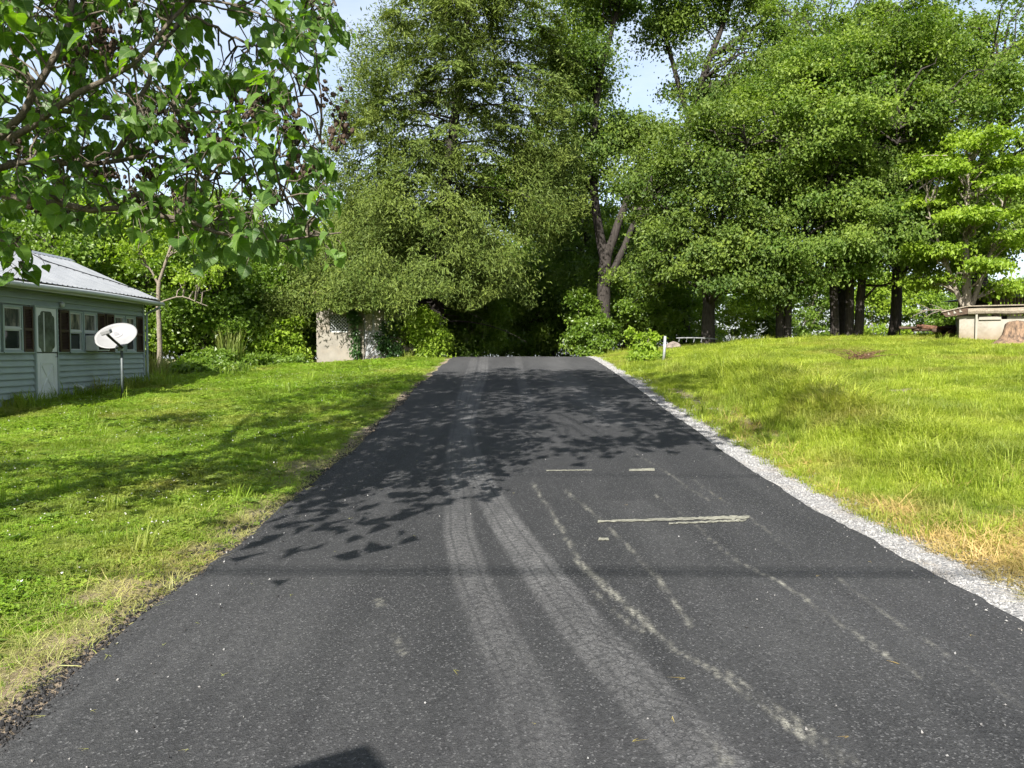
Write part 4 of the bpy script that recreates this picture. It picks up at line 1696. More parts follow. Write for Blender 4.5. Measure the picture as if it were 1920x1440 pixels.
AY = 31.5
ax0, az0 = sp_(1864, 574, AY)
azr = sp_(1870, 557, AY)[1]
arb = empty('timber_arbour', (ax0, AY, az0 - 1.0))
tag(arb, 'dark brown slatted timber arbour with tiered black roof behind the shed', 'arbour')
for k in range(2):
    for yy_ in (AY, AY + 2.4):
        MB().span((ax0 + k * 3.0, yy_, az0 - 1.4), (ax0 + .16 + k * 3.0, yy_ + .16, azr + .1)).build('post', M['brown_wood'], arb)
for k in range(19):
    MB().span((ax0 + .20 + k * .147, AY + .03, az0 - .9), (ax0 + .27 + k * .147, AY + .07, azr)).build('slat', M['brown_wood'], arb)
MB().span((ax0 + .1, AY - .02, az0 - .05), (ax0 + 3.1, AY + .025, az0 + .06)).build('rail', M['brown_wood'], arb)


def hip(x0, x1, y0, y1, z0, zt, inset, name, par):
    v_ = []
    lv = [(0, z0), (.45, z0 + (zt - z0) * .25), (1, zt)]
    for t, z in lv:
        i_ = inset * t
        v_ += [(x0 + i_, y0 + i_, z), (x1 - i_, y0 + i_, z), (x1 - i_, y1 - i_, z), (x0 + i_, y1 - i_, z)]
    f_ = [(3, 2, 1, 0), (8, 9, 10, 11)]
    for a in (0, 4):
        for k in range(4):
            m2 = (k + 1) % 4
            f_.append((a + k, a + m2, a + 4 + m2, a + 4 + k))
    MB().add(v_, f_).build(name, M['black'], par)


xa_ = sp_(1841, 560, AY)[0]
hip(xa_, ax0 + 3.6, AY - .5, AY + 3, azr, azr + .30, .9, 'roof', arb)
hip(xa_ + .35, ax0 + 3.3, AY - .1, AY + 2.6, azr + .46, azr + .66, .8, 'upper_roof', arb)
for k in range(4):
    MB().span((xa_ + .9, AY + .5, azr + .30 + k * .042), (ax0 + 2.7, AY + .56, azr + .325 + k * .042)).build('louvre', M['brown_wood'], arb)

# ================================================================== SMALL THINGS ON THE RIGHT LAWN
p0 = np.array([4.92, 25.0, 0])
p0[2] = float(ground_z(p0[0], p0[1])) - .05
pp = empty('marker_post', p0)
tag(pp, 'short grey metal post standing in the grass right of the driveway', 'post')
MB().tube([p0, p0 + np.array([.03, 0, .4]), p0 + np.array([.05, 0, .84])], .045, 12).build('pipe', M['steel'], pp, smooth=True)
MB().tube([p0 + np.array([.05, 0, .84]), p0 + np.array([.051, 0, .86])], .05, 12).build('cap', M['steel'], pp, smooth=True)

a_, c_ = at(1268, 634, 30.0), at(1345, 636, 30.1)
a_[2] = max(a_[2], float(ground_z(a_[0], a_[1])) + .12)
c_[2] = max(c_[2], float(ground_z(c_[0], c_[1])) + .08)
pl = empty('fallen_pole', a_)
tag(pl, 'pale grey pole lying on the ground behind the dark leaning trunk', 'pole')
MB().tube(curve_pts(a_, c_, 6, .03), .025, 8).build('pole', M['pole_grey'], pl, smooth=True)
for k in range(4):
    w = a_ + (c_ - a_) * (.08 + .18 * k)
    MB().tube([(w[0], w[1], w[2]), (w[0] - .03, w[1], w[2] - .14)], .015, 6).build('bracket', M['pole_grey'], pl)
rk = at(1262, 638, 29.8)
rk[2] = float(ground_z(rk[0], rk[1]))
v, f = [], []
gr = np.random.default_rng(3)
import bmesh
bm = bmesh.new()
bmesh.ops.create_icosphere(bm, subdivisions=2, radius=1)
for vv in bm.verts:
    k = 1 + .22 * math.sin(vv.co.x * 3 + 1) * math.cos(vv.co.y * 4) + gr.normal(0, .06)
    vv.co = Vector((vv.co.x * .34 * k, vv.co.y * .28 * k, vv.co.z * .2 * k))
me = bpy.data.meshes.new('boulder')
bm.to_mesh(me)
bm.free()
me.materials.append(M['rock'])
rko = put('boulder', me)
rko.location = rk + np.array([0, 0, .08])
tag(rko, 'small pinkish boulder at the end of the fallen pole', 'rock')

# ================================================================== TREES
def stem(*pts_r):
    """(x, y, z, radius) points -> (path, radii)"""
    return [p[:3] for p in pts_r], [p[3] for p in pts_r]


# ---- the tall conifer left of the driveway
def make_hemlock(x, y, seed):
    g = np.random.default_rng(seed)
    z0 = float(ground_z(x, y)) - .05
    root = empty('conifer_tree', (x, y, z0))
    tag(root, 'tall olive green conifer with drooping feathery boughs left of the driveway', 'tree')
    H = 20.5

    def lean(z_):
        return np.interp(z_, [5, 16], [0, 1.5])
    tp = np.stack([lean(np.linspace(0, H, 14)) + .15 * np.sin(np.linspace(0, 3, 14)), .1 * np.cos(np.linspace(0, 4, 14)), np.linspace(0, H, 14)], 1)
    put('trunk', tri_mesh('trunk', *tube_np(tp, np.linspace(.36, .03, 14), 10), M['bark_dark'], smooth=True), root)
    zs = np.array([0, 2.2, 4.5, 7.5, 11.5, 15.5, 18, 19.6])
    rs = np.array([6.2, 7.8, 6.8, 5.6, 5.1, 4.1, 3.4, 2.2])
    tubes, P, D, N, T = [], [], [], [], []
    nb = 150
    for i in range(nb):
        t = (i + .5) / nb
        zb = 1.6 + (H - 1.8) * t ** 1.05
        a = 2.39996 * i + g.normal(0, .25)
        L = np.interp(zb, zs, rs) * (.68 + .42 * g.random())
        if math.sin(a) > .35:
            L *= .8
        if zb < 5 and math.sin(a) < -.1:
            L *= .62
        elif zb < 9.5 and math.sin(a) < -.3:
            L *= .72
        if zb < 5.5 and math.cos(a) > .15:
            L *= .6
        dr = np.array([math.cos(a), math.sin(a), 0])
        side = np.array([-dr[1], dr[0], 0])
        n = 9
        s_ = np.linspace(0, 1, n)
        rise = .10 + .25 * t
        pth = np.outer(s_, dr) * L
        pth[:, 2] = zb + L * (rise * s_ - (rise + .16 + .1 * g.random()) * s_ ** 2.2)
        pth[:, 0] += lean(zb)
        pth += np.outer(np.sin(s_ * 5 + g.random() * 6) * .12 * s_, side)
        tubes.append(tube_np(pth, np.linspace(.018 + .007 * L, .006, n), 5))
        # side twigs carrying flat drooping sprays
        ntw = int(8 + L * 3.4)
        tone = g.random()
        for k in range(ntw):
            q = .22 + .78 * g.random() ** .75
            b = np.array([np.interp(q, s_, pth[:, c]) for c in range(3)])
            sg = 1 if k % 2 else -1
            tl = (.35 + .95 * (1 - q) + .2 * g.random()) * min(1, .35 + L / 5)
            td = unit(dr * (.55 + .3 * g.random()) + side * sg * (.8 + .3 * g.random()) + np.array([0, 0, -.10 - .25 * g.random()]))
            m_ = int(8 + tl * 13)
            w = g.random(m_)
            pos = b + np.outer(w * tl, td)
            pos[:, 2] -= .35 * (w * tl) ** 2
            pos += g.normal(0, .035, pos.shape)
            fan = np.where(g.random(m_) < .5, 1, -1)[:, None]
            sd2 = unit(np.cross(td, [0, 0, 1.]))
            dd = td * .8 + sd2 * fan * (.65 + .3 * g.random((m_, 1))) + np.array([0, 0, -.32]) + g.normal(0, .16, (m_, 3))
            P.append(pos)
            D.append(dd)
            N.append(np.array([0, 0, 1.]) * .8 + dr * .45 + g.normal(0, .35, (m_, 3)))
            T.append(np.full(m_, tone))
    P, D, N, T = map(np.concatenate, (P, D, N, T))
    n = len(P)
    Ls = .15 + .14 * g.random(n)
    v, f, r = leaf_quads(P, D, unit(N), Ls, Ls * .30, g, .1)
    r = np.clip(r * .6 + np.repeat(T, 4) * .4, 0, 1)
    # soft plumes of foliage filling the outline between the boughs
    lob = []
    for i in range(96):
        zb = 2.4 + 17.6 * ((i + .5) / 96) ** 1.05
        a = 2.39996 * i + g.normal(0, .3)
        q = np.interp(zb, zs, rs) * ((.66 + .22 * g.random()) if i % 4 else .35)
        if zb < 5.2 and math.cos(a) > .15:
            q *= .55
        elif zb < 9.5 and math.sin(a) < -.3:
            q *= .7
        k = .55 + .16 * np.interp(zb, zs, rs)
        lob.append((q * math.cos(a) + lean(zb), q * math.sin(a), zb - .3, k, k, k * .9))
    for (px_, py_, Y_) in ((545, 545, 31.2), (520, 560, 31.6), (575, 520, 31.4), (560, 575, 31.0), (615, 566, 30.9), (640, 570, 30.8), (668, 566, 30.8), (700, 570, 30.7), (600, 552, 30.8), (650, 548, 30.6), (600, 480, 31.8), (560, 490, 32.0)):
        c_ = at(px_, py_, Y_) - np.array([x, y, z0])
        lob += [(*c_, .9, .8, .45)] * 2
    v2, f2, r2, cen = foliage(lob, 1120, 185, .56, .165, g, up=.55, out=.6, flat=.95, shell=.15, droop=.25, aspect=.30, rough=.5)
    f = np.concatenate([f, f2 + len(v)])
    v = np.concatenate([v, v2])
    r = np.concatenate([r, r2])
    # nothing hangs in front of the open part of the outbuilding's wall
    lc = v.reshape(-1, 4, 3)
    mc = lc.mean(axis=1) + np.array([x, y, z0])
    qx, qy = 960 + F * mc[:, 0] / mc[:, 1], 661 - F * (mc[:, 2] - 1.6) / mc[:, 1]
    ok = ~((qx > 584) & (qx < 722) & (qy > 584 + 5 * np.sin(qx * .13)) & (mc[:, 1] < GY_ + .3))
    ok &= ~((qx > 780) & (qx < 1075) & (qy > 572 + 14 * np.sin(qx * .045)))
    nk = int(ok.sum())
    v = lc[ok].reshape(-1, 3)
    r = r.reshape(-1, 4)[ok].ravel()
    i4_ = np.arange(nk)[:, None] * 4
    f = np.concatenate([i4_ + np.array([[0, 1, 2]]), i4_ + np.array([[0, 2, 3]])])
    bv, bf = merge_tubes(tubes)
    put('branches', tri_mesh('branches', bv, bf, M['bark_dark'], smooth=True), root)
    put('crown', tri_mesh('crown', v, f, M['leaf_hemlock'], r), root)
    return root, n


hem, nh = make_hemlock(-3.3, 33.2, 11)


# ---- the tall forked tree right of the driveway, its crown open to the sky
bx, by = 4.25, 35.5
make_tree('poplar_tree', 'tall forked tree with dark trunk right of the driveway crest, sky between its limbs', 'tree', bx, by,
          [stem((0, 0, 0, .36), (-.05, 0, 2, .33), (.0, 0, 4.2, .30), (.1, 0, 5.2, .26)),
           stem((.05, 0, 4.2, .24), (-.35, .1, 6.2, .20), (-.6, .2, 9, .17), (-.4, .3, 12, .14), (.3, .2, 15, .11), (1.0, .1, 17.5, .06)),
           stem((.08, 0, 4.6, .22), (.7, -.1, 6.4, .18), (1.4, 0, 8.2, .13), (2.0, .1, 10, .06)),
           stem((.02, 0, 3.2, .18), (.8, -.2, 4.9, .15), (1.5, -.2, 6.6, .12), (2.1, -.1, 8.4, .06))],
          [(-1.3, .2, 13.5, 1.7, 1.7, 1.6), (-.3, .2, 17.2, 2.2, 2, 2.2), (-1.2, 0, 9.7, 1.4, 1.6, 1.7), (1.7, .9, 9.2, 2.0, 1.6, 1.8), (2.9, .8, 7.2, 1.6, 1.4, 1.4),
           (.9, .2, 19.5, 2, 1.8, 1.5), (1.2, .6, 10.6, 1.3, 1.3, 1.1), (-1.2, 1.2, 7.6, 1.1, 1.2, 1.0)],
          240, 230, .75, .145, M['leaf_poplar'], M['bark_dark'], 21, frac=.8)

make_tree('poplar_tree', 'tall narrow leafy tree directly behind the right side of the conifer', 'tree', 5.0, 45.0,
          [stem((0, 0, 0, .3), (-.2, 0, 5, .26), (-.9, 0, 9, .2), (-1.4, 0, 14, .14), (-1.5, 0, 21, .04))],
          [(-1.2, 0, 7, 2.0, 2, 2.4), (-2.0, 0, 11, 2.3, 2, 2.5), (-1.3, 0, 15.5, 2.1, 2, 2.4), (-2.2, 0, 19.5, 2.1, 2, 2.4), (-1.5, 0, 23, 1.8, 1.6, 1.8), (-.2, 0, 13, .9, 1, 1.2), (-.3, 0, 18, .9, 1, 1.2)],
          210, 200, .8, .15, M['leaf_poplar'], M['bark_dark'], 23, frac=.5)

# ---- a second tall tree whose leaning limbs carry dense dark crowns against the sky
make_tree('poplar_tree', 'tallest dark leaved tree leaning right behind the round maple, crown cut by the picture top', 'tree', 8.6, 38.5,
          [stem((0, 0, 0, .34), (-.1, 0, 4, .30), (-.2, 0, 8, .26), (.1, 0, 11, .22), (.9, 0, 13.8, .18), (1.9, 0, 16.2, .13), (2.5, 0, 18.8, .06)),
           stem((.2, 0, 11.2, .14), (-.5, .1, 13.5, .11), (-1.2, .1, 16, .09), (-1.5, 0, 19, .05)),
           stem((1.2, 0, 14.4, .12), (2.6, .1, 15.4, .09), (4.0, 0, 16.3, .05))],
          [(.0, 0, 17.6, 2.1, 2, 2.0), (2.5, 0, 17.9, 2.2, 2, 2.1), (.6, 0, 13.4, 1.5, 1.7, 1.3), (3.7, 0, 14.6, 2.0, 1.8, 2.0), (2.0, 0, 12.2, 2.0, 1.8, 1.6), (-1.2, 0, 15.6, 1.0, 1.2, 1.3), (2.6, 0, 20.3, 2, 2, 1.4), (4.6, 0, 17.3, 1.3, 1.3, 1.3)],
          210, 250, .8, .145, M['leaf_poplar'], M['bark_dark'], 22, frac=.8)


# ---- the row of broad trees along the right lawn
def broad(label, x, y, H, Rr, zlow, stems_, seed, ncl, per, mat='leaf_maple', leaf=.13, cr=.60, name='maple_tree', group='maples along the right lawn', nl=17, top=.5, bark='bark_dark', skirt=5, **kw):
    g = np.random.default_rng(seed)
    lob = lobes_auto(H, Rr, zlow, g, nl, top)
    for k in range(skirt):
        a = -math.pi / 2 + (k - (skirt - 1) / 2) * .85
        lob.append((Rr * .72 * math.cos(a), Rr * .85 * math.sin(a), zlow + 1.3 + .35 * g.normal(), Rr * .42, Rr * .36, 1.1))
    return make_tree(name, label, 'tree', x, y, stems_, lob, ncl, per, cr, leaf, M[mat], M[bark], seed, group, frac=.55, **kw)


def fork(r, h, spread, n, H, seed):
    g = np.random.default_rng(seed)
    out = []
    for k in range(n):
        a = k * 2.4 + g.random()
        s = spread * (1 if n > 1 else 0)
        o = .18 * s
        cx = (k - (n - 1) / 2) * .42 * s + g.normal(0, .05) * s
        out.append(stem((cx, g.normal(0, .08), 0, r * 1.25), (cx * 1.1, 0, .5, r), (cx * 1.3, 0, h, r * .9),
                        (cx * 1.9 + g.normal(0, .2), g.normal(0, .2), h + (H - h) * .4, r * .6), (cx * 2.4 + g.normal(0, .4), g.normal(0, .4), H * .85, r * .15)))
        for j in range(3):
            a2 = a + j * 2.1
            zz0 = h * (.9 + .35 * j)
            out.append(stem((cx * 1.3, 0, zz0, r * .45), (cx * 1.3 + .9 * math.cos(a2), .9 * math.sin(a2), zz0 + 1.3, r * .35),
                            (cx * 1.3 + 2.2 * math.cos(a2), 2.2 * math.sin(a2), zz0 + 2.6 + .6 * j, r * .12)))
    return out


broad('dark round maple with a thick single trunk nearest the fallen pole', 7.85, 30.8, 10.6, 3.3, 1.9, fork(.23, 2.3, 0, 1, 9, 31), 31, 260, 225, 'leaf_dark')
broad('maple with two slim dark trunks in a narrow fork', 10.95, 31.0, 12.4, 3.5, 2.3, fork(.135, 2.6, 1, 2, 11, 32), 32, 280, 225)
broad('maple with three dark trunks growing from one clump', 13.55, 31.2, 14.2, 3.9, 2.3, fork(.15, 2.4, 1, 3, 12, 33), 33, 330, 225)
broad('broad maple with one straight dark trunk between the triple trunk and the shed', 15.75, 31.6, 14.0, 3.9, 2.6, fork(.19, 2.6, 0, 1, 12, 34), 34, 310, 225)
broad('tall maple behind the timber arbour at the right picture edge', 20.6, 34.0, 16.8, 5.4, 3.0, fork(.3, 3, 0, 1, 13, 35), 35, 330, 200)
broad('high crowned maple rising behind the triple trunk', 15.8, 37.0, 18.0, 5.2, 6.0, fork(.3, 5, 0, 1, 15, 36), 36, 330, 200)

# ---- the bright dogwood beside the shed, its leaves in flat layers
dgx, dgy = 16.0, 27.2
gd_ = np.random.default_rng(41)
lay = []
for k in range(17):
    a = 2.4 * k
    h_ = 1.9 + k * .33
    rr = 1.75 * math.sqrt(max(.1, 1 - ((h_ - 3.6) / 4.2) ** 2))
    lay.append((rr * math.cos(a) * .8, rr * math.sin(a) * .7, h_, .95, .9, .22))
make_tree('dogwood_tree', 'bright yellow green dogwood in flat leaf layers above the low shed', 'tree', dgx, dgy,
          [stem((0, 0, 0, .17), (.06, 0, .9, .15), (.02, 0, 1.8, .12), (-.1, 0, 3.4, .09), (0, 0, 6.2, .03)),
           stem((.05, 0, .8, .11), (.35, 0, 1.7, .09), (.8, 0, 3, .06), (1.2, 0, 4.4, .02)),
           stem((0, 0, 1.0, .10), (-.4, .1, 2.0, .08), (-1.0, 0, 3.4, .05), (-1.4, 0, 4.6, .02))],
          lay, 250, 105, .42, .13, M['leaf_fresh'], M['bark_grey'], 41, frac=.6, flat=.25, up=1.0, out=.3, shell=.2)

# ---- woods behind the house and beyond the crest (crowns shared between copies)
w1 = broad('leafy broad tree in the middle of the wood behind the left lawn', -13.2, 37.5, 9.6, 3.6, .7, fork(.16, 2, 0, 1, 8, 51), 51, 150, 190, 'leaf_wood', .18, .85, 'woodland_tree', 'woodland behind the house')
w2 = broad('bushy tree right behind the house roof end', -17.6, 31.0, 7.2, 2.9, .5, fork(.14, 1.6, 0, 1, 6, 52), 52, 150, 170, 'leaf_wood', .17, .75, 'woodland_tree', 'woodland behind the house')
w3 = broad('light green loose tree left of the conifer', -9.6, 38.0, 8.4, 3.0, .6, fork(.13, 2, 1, 2, 7, 53), 53, 120, 170, 'leaf_fresh', .17, .8, 'woodland_tree', 'woodland behind the house')
WG = 'woodland behind the house'


def plant_copy(src, x, y, rot, sc, label, group=WG):
    return copy_thing(src, (x, y, float(ground_z(x, y)) - .1), rot, sc, label, group)


plant_copy(w1, -22.5, 37.0, 1.7, (1.15, 1.15, 1.05), 'broad woodland tree over the left end of the house roof')
plant_copy(w2, -12.6, 31.5, 2.9, (.95, .95, .82), 'low bushy woodland tree between the house corner and the wood')
plant_copy(w1, -8.0, 43.0, 3.6, (1.1, 1.1, 1.0), 'woodland tree half hidden behind the conifer boughs')
plant_copy(w2, -9.3, 34.6, .8, (.9, .9, .95), 'dark bushy woodland tree left of the outbuilding')
plant_copy(w3, -15.8, 33.4, 2.2, (1.0, 1.0, .95), 'light green woodland tree behind the bare pale trunk')
plant_copy(w1, -17.5, 42.0, 5.1, (1.2, 1.2, 1.12), 'tallest woodland tree deep behind the house')
plant_copy(w2, -20.5, 29.5, 4.4, (1.0, 1.0, .9), 'dark woodland tree against the rear of the house')
TG = 'trees closing off the end of the driveway'
plant_copy(w2, -.6, 50.0, 1.2, (1.5, 1.2, 1.3), 'dark tree filling the middle of the driveway tunnel', TG)
plant_copy(w1, 4.8, 52.0, 2.2, (1.3, 1.2, 1.3), 'tall tree behind the right side of the driveway tunnel', TG)
plant_copy(w1, -5.5, 49.0, .4, (1.3, 1.2, 1.25), 'tall tree behind the left side of the driveway tunnel', TG)
plant_copy(w2, 2.6, 48.5, 3.3, (.9, .9, 1.05), 'dark low tree at the right of the driveway tunnel', TG)
plant_copy(w2, -3.2, 41.5, 5.3, (1.0, 1.0, 1.1), 'dark low tree at the left of the driveway tunnel', TG)
plant_copy(w1, 1.2, 58.0, 4.1, (1.7, 1.2, 2.0), 'tallest tree far behind the driveway tunnel', TG)
plant_copy(w1, 6.3, 43.5, 3.0, (.85, .85, .95), 'leafy tree behind the tall fork right of the driveway', TG)

# ---- sunlit bushes beyond the right row of trunks
BG = 'sunlit bushes beyond the right row of trunks'
b1 = make_shrub('bush', 'sunlit bush seen between the thick trunk and the two slim trunks', 'bush', 16.5, 60.0, 8.5, 7.0, 130, 150, .19, M['leaf_fresh'], 61, BG, cr=.6)
b2 = make_shrub('bush', 'bright bush seen between the two slim trunks and the triple trunk', 'bush', 22.5, 61.0, 8.5, 7.2, 130, 150, .19, M['leaf_wood'], 62, BG, cr=.6)
plant_copy(b1, 28.4, 61.0, 2.0, (1.1, 1.0, 1.12), 'pale green bush seen between the triple trunk and the straight trunk', BG)
plant_copy(b2, 33.5, 60.0, 1.0, (1.1, 1.0, 1.05), 'bush seen just right of the straight dark trunk', BG)
plant_copy(b1, 38.5, 60.5, 4.0, (1.0, 1.0, .9), 'bush seen left of the dogwood trunk', BG)
plant_copy(b2, 43.5, 60.0, 2.6, (1.1, 1.0, 1.0), 'bush seen under the roof of the timber arbour', BG)
plant_copy(b2, 12.3, 57.0, 5.0, (.95, .95, .85), 'bush behind the fallen pole', BG)
plant_copy(w2, 6.9, 37.6, 2.0, (.8, .8, .72), 'dark leafy bush behind the small sapling', BG)

# ---- bushes at the crest of the driveway
CG = 'bushes at the crest of the driveway'
make_shrub('bush', 'bright bush spilling over the right edge of the driveway crest', 'bush', 3.75, 33.6, 1.9, 2.3, 75, 110, .13, M['leaf_wood'], 71, CG, cr=.28)
make_shrub('bush', 'tall ivy hung bush beside the forked tree', 'bush', 3.5, 35.0, 1.9, 3.4, 90, 120, .14, M['leaf_wood'], 72, CG, cr=.4)
make_shrub('bush', 'yellow green bush at the left edge of the driveway crest', 'bush', -3.25, 30.3, 1.5, 2.1, 85, 110, .13, M['leaf_fresh'], 73, CG, cr=.3)
make_shrub('bush', 'dark bush between the outbuilding door and the driveway crest', 'bush', -4.3, 32.3, 2.4, 2.1, 80, 120, .13, M['leaf_dark'], 74, CG, cr=.32)
make_shrub('bush', 'lower green bush hanging over the left of the driveway tunnel', 'bush', -1.7, 35.2, 2.6, 3.1, 95, 120, .14, M['leaf_wood'], 75, CG, cr=.36)
make_shrub('bush', 'bright yellow green bush against the left corner of the outbuilding', 'bush', -9.3, 31.0, 1.9, 2.1, 75, 95, .15, M['leaf_fresh'], 76, cr=.3)

# ---- ivy on the outbuilding
gi_ = np.random.default_rng(77)
ivy = empty('ivy', (gp(668, 680)[0], GY_ - .08, gzb + .25))
tag(ivy, 'dark ivy climbing the front of the tan outbuilding beside its door', 'ivy')
off = WLOC[ivy.name]
ivl = []
for (px_, py_, w_, h_) in ((665, 600, .32, .5), (668, 640, .22, .5), (668, 665, .2, .3), (662, 582, .22, .2), (725, 640, .35, .6), (735, 610, .5, .6), (700, 628, .3, .12), (745, 660, .5, .4), (690, 566, .7, .2)):
    c = at(px_, py_, GY_ - .1)
    ivl.append((*(c - off), w_, .14, h_))
v, f, r, cen = foliage(ivl, 110, 34, .17, .10, gi_, up=.35, out=.1, flat=1.0, shell=.1)
put('leaves', tri_mesh('leaves', v + np.array([0, -.03, 0]), f, M['leaf_ivy'], r), ivy)
tb = [tube_np(curve_pts((gi_.normal(0, .1), .0, -.2), c, 6, 0, .05, gi_), np.linspace(.02, .005, 6), 5) for c in cen[::5]]
put('stems', tri_mesh('stems', *merge_tubes(tb), M['bark_grey'], smooth=True), ivy)

# ---- the bare pale trunk in front of the wood
tx, ty = at(297, 600, 27.0)[0], 27.0
make_tree('young_tree', 'slender pale barked young tree with a forked trunk beside the house corner', 'tree', tx, ty,
          [stem((0, 0, 0, .10), (.03, 0, 1.2, .085), (.0, 0, 2.6, .075), (.05, 0, 3.2, .07)),
           stem((.05, 0, 3.15, .055), (.3, 0, 3.9, .05), (.75, 0, 5.0, .04), (1.0, 0, 6.2, .02)),
           stem((.05, 0, 3.0, .045), (-.25, 0, 3.6, .035), (-.7, 0, 4.2, .02)),
           stem((.02, 0, 2.4, .03), (.8, -.1, 2.7, .02), (1.8, -.2, 2.3, .012))],
          [(.6, 0, 5.6, 1.4, 1.2, .8), (-.7, 0, 4.4, .9, .8, .5), (1.5, 0, 3.5, .9, .8, .4), (1.3, 0, 4.8, 1, .9, .5)], 60, 60, .4, .13, M['leaf_fresh'], M['bark_smooth'], 81, frac=.7, r0=.03)

# ---- sapling and weeds
spx, spy = at(1207, 650, 26.5)[0], 26.5
make_shrub('sapling', 'leafy sapling beside the short metal post', 'sapling', spx, spy, 1.25, 1.15, 42, 20, .16, M['leaf_fresh'], 82, cr=.16, up=.9)
make_shrub('weed_clump', 'low bright weeds at the foot of the sapling', 'weeds', spx + .05, spy - .9, 1.3, .4, 40, 40, .10, M['leaf_fresh'], 83, cr=.18)


def weed_clump(name, label, px, Y, h, nbl, mat, rad, seed, w=.02, lean=.5, group=None):
    x_ = at(px, 680, Y)[0]
    z_ = float(ground_z(x_, Y))
    me_ = tuft_mesh(name, nbl, rad, h, w, lean, mat, seed, True)
    o = put(name, me_)
    o.location = (x_, Y, z_)
    tag(o, label, 'weeds', group)
    return o


WDG = 'tall weeds along the far edge of the left lawn'
weed_clump('tall_grass_clump', 'pale dry tall grass clump beside the house corner', 292, 24.0, .95, 220, M['straw'], .38, 91, .014, .55, WDG)
weed_clump('tall_grass_clump', 'green upright tall weeds right of the pale dry grass', 432, 28.0, 1.5, 130, M['weed'], .40, 92, .03, .28, WDG)
for k, (px_, Y_, h_, lb) in enumerate(((345, 25.5, .5, 'low leafy weeds just right of the pale dry grass'), (385, 27.0, .8, 'broad leaved weeds left of the tall upright weeds'), (480, 28.5, .55, 'weeds between the tall upright weeds and the yellow green bush'), (535, 29.5, .45, 'low weeds in front of the yellow green bush'), (410, 26.0, .4, 'low spreading weeds at the lawn edge below the tall upright weeds'))):
    x_ = at(px_, 680, Y_)[0]
    make_shrub('weed_clump', lb, 'weeds', x_, Y_, 1.8, h_, 60, 45, .13, M['leaf_wood'], 95 + k, WDG, cr=.25)
x_, Y_ = at(1612, 672, 20.0)[0], 20.0
g = np.random.default_rng(99)
z_ = float(ground_z(x_, Y_))
rd = empty('dry_weed', (x_, Y_, z_))
tag(rd, 'low reddish brown dry weed in the middle of the right lawn', 'weeds')
tb = [tube_np(curve_pts((g.normal(0, .2), g.normal(0, .1), -.02), (g.normal(0, .42), g.normal(0, .2), .12 + .2 * g.random()), 4, .04, .02, g), [.008, .006, .005, .003], 4) for _ in range(70)]
put('stems', tri_mesh('stems', *merge_tubes(tb), M['rust'], smooth=True), rd)

# ---- brush pile and dead limb near the shed
pb = at(1765, 622, 29.0)
pb[2] = float(ground_z(pb[0], pb[1]))
bpile = empty('brush_pile', pb)
tag(bpile, 'dark heap of old logs left of the low white shed', 'log pile')
g = np.random.default_rng(101)
for k in range(14):
    c = pb + np.array([g.normal(0, .45), g.normal(0, .15), .08 + .30 * g.random()])
    dd = unit(np.array([1, g.normal(0, .4), g.normal(0, .25)])) * (.35 + .35 * g.random())
    MB().tube([c - dd, c, c + dd], .05 + .04 * g.random(), 8).build('log', M['brown_wood'] if k % 4 else M['rust'], bpile, smooth=True)
a_ = at(1722, 583, 27.5)
c_ = at(1790, 584, 27.0)
dl = empty('dead_limb', c_)
tag(dl, 'bleached dead limb jutting left from the roof of the low white shed', 'branch')
MB().tube(smooth_path([c_ + np.array([.5, .3, -.1]), c_, (a_ + c_) / 2 + np.array([0, 0, .06]), a_], 12), np.linspace(.045, .012, 12), 7).build('limb', M['bark_smooth'], dl, smooth=True)
for k in range(4):
    w = c_ + (a_ - c_) * (.25 + .18 * k)
    MB().tube(curve_pts(w, w + np.array([-.5, .1, .25 * (-1) ** k]), 4, .04), [.018, .014, .01, .005], 5).build('twig', M['bark_smooth'], dl, smooth=True)

# ================================================================== THE TREE OVERHANGING FROM THE LEFT
gp_ = np.random.default_rng(121)
TX, TY = -5.9, 6.2
tz = float(ground_z(TX, TY)) - .05
pau = empty('paulownia_tree', (TX, TY, tz))
tag(pau, 'overhanging tree with big heart shaped leaves and brown seed clusters at upper left', 'tree')
T0 = np.array([TX, TY, tz])


def wp(lst):
    return np.array([at(*q) for q in lst])


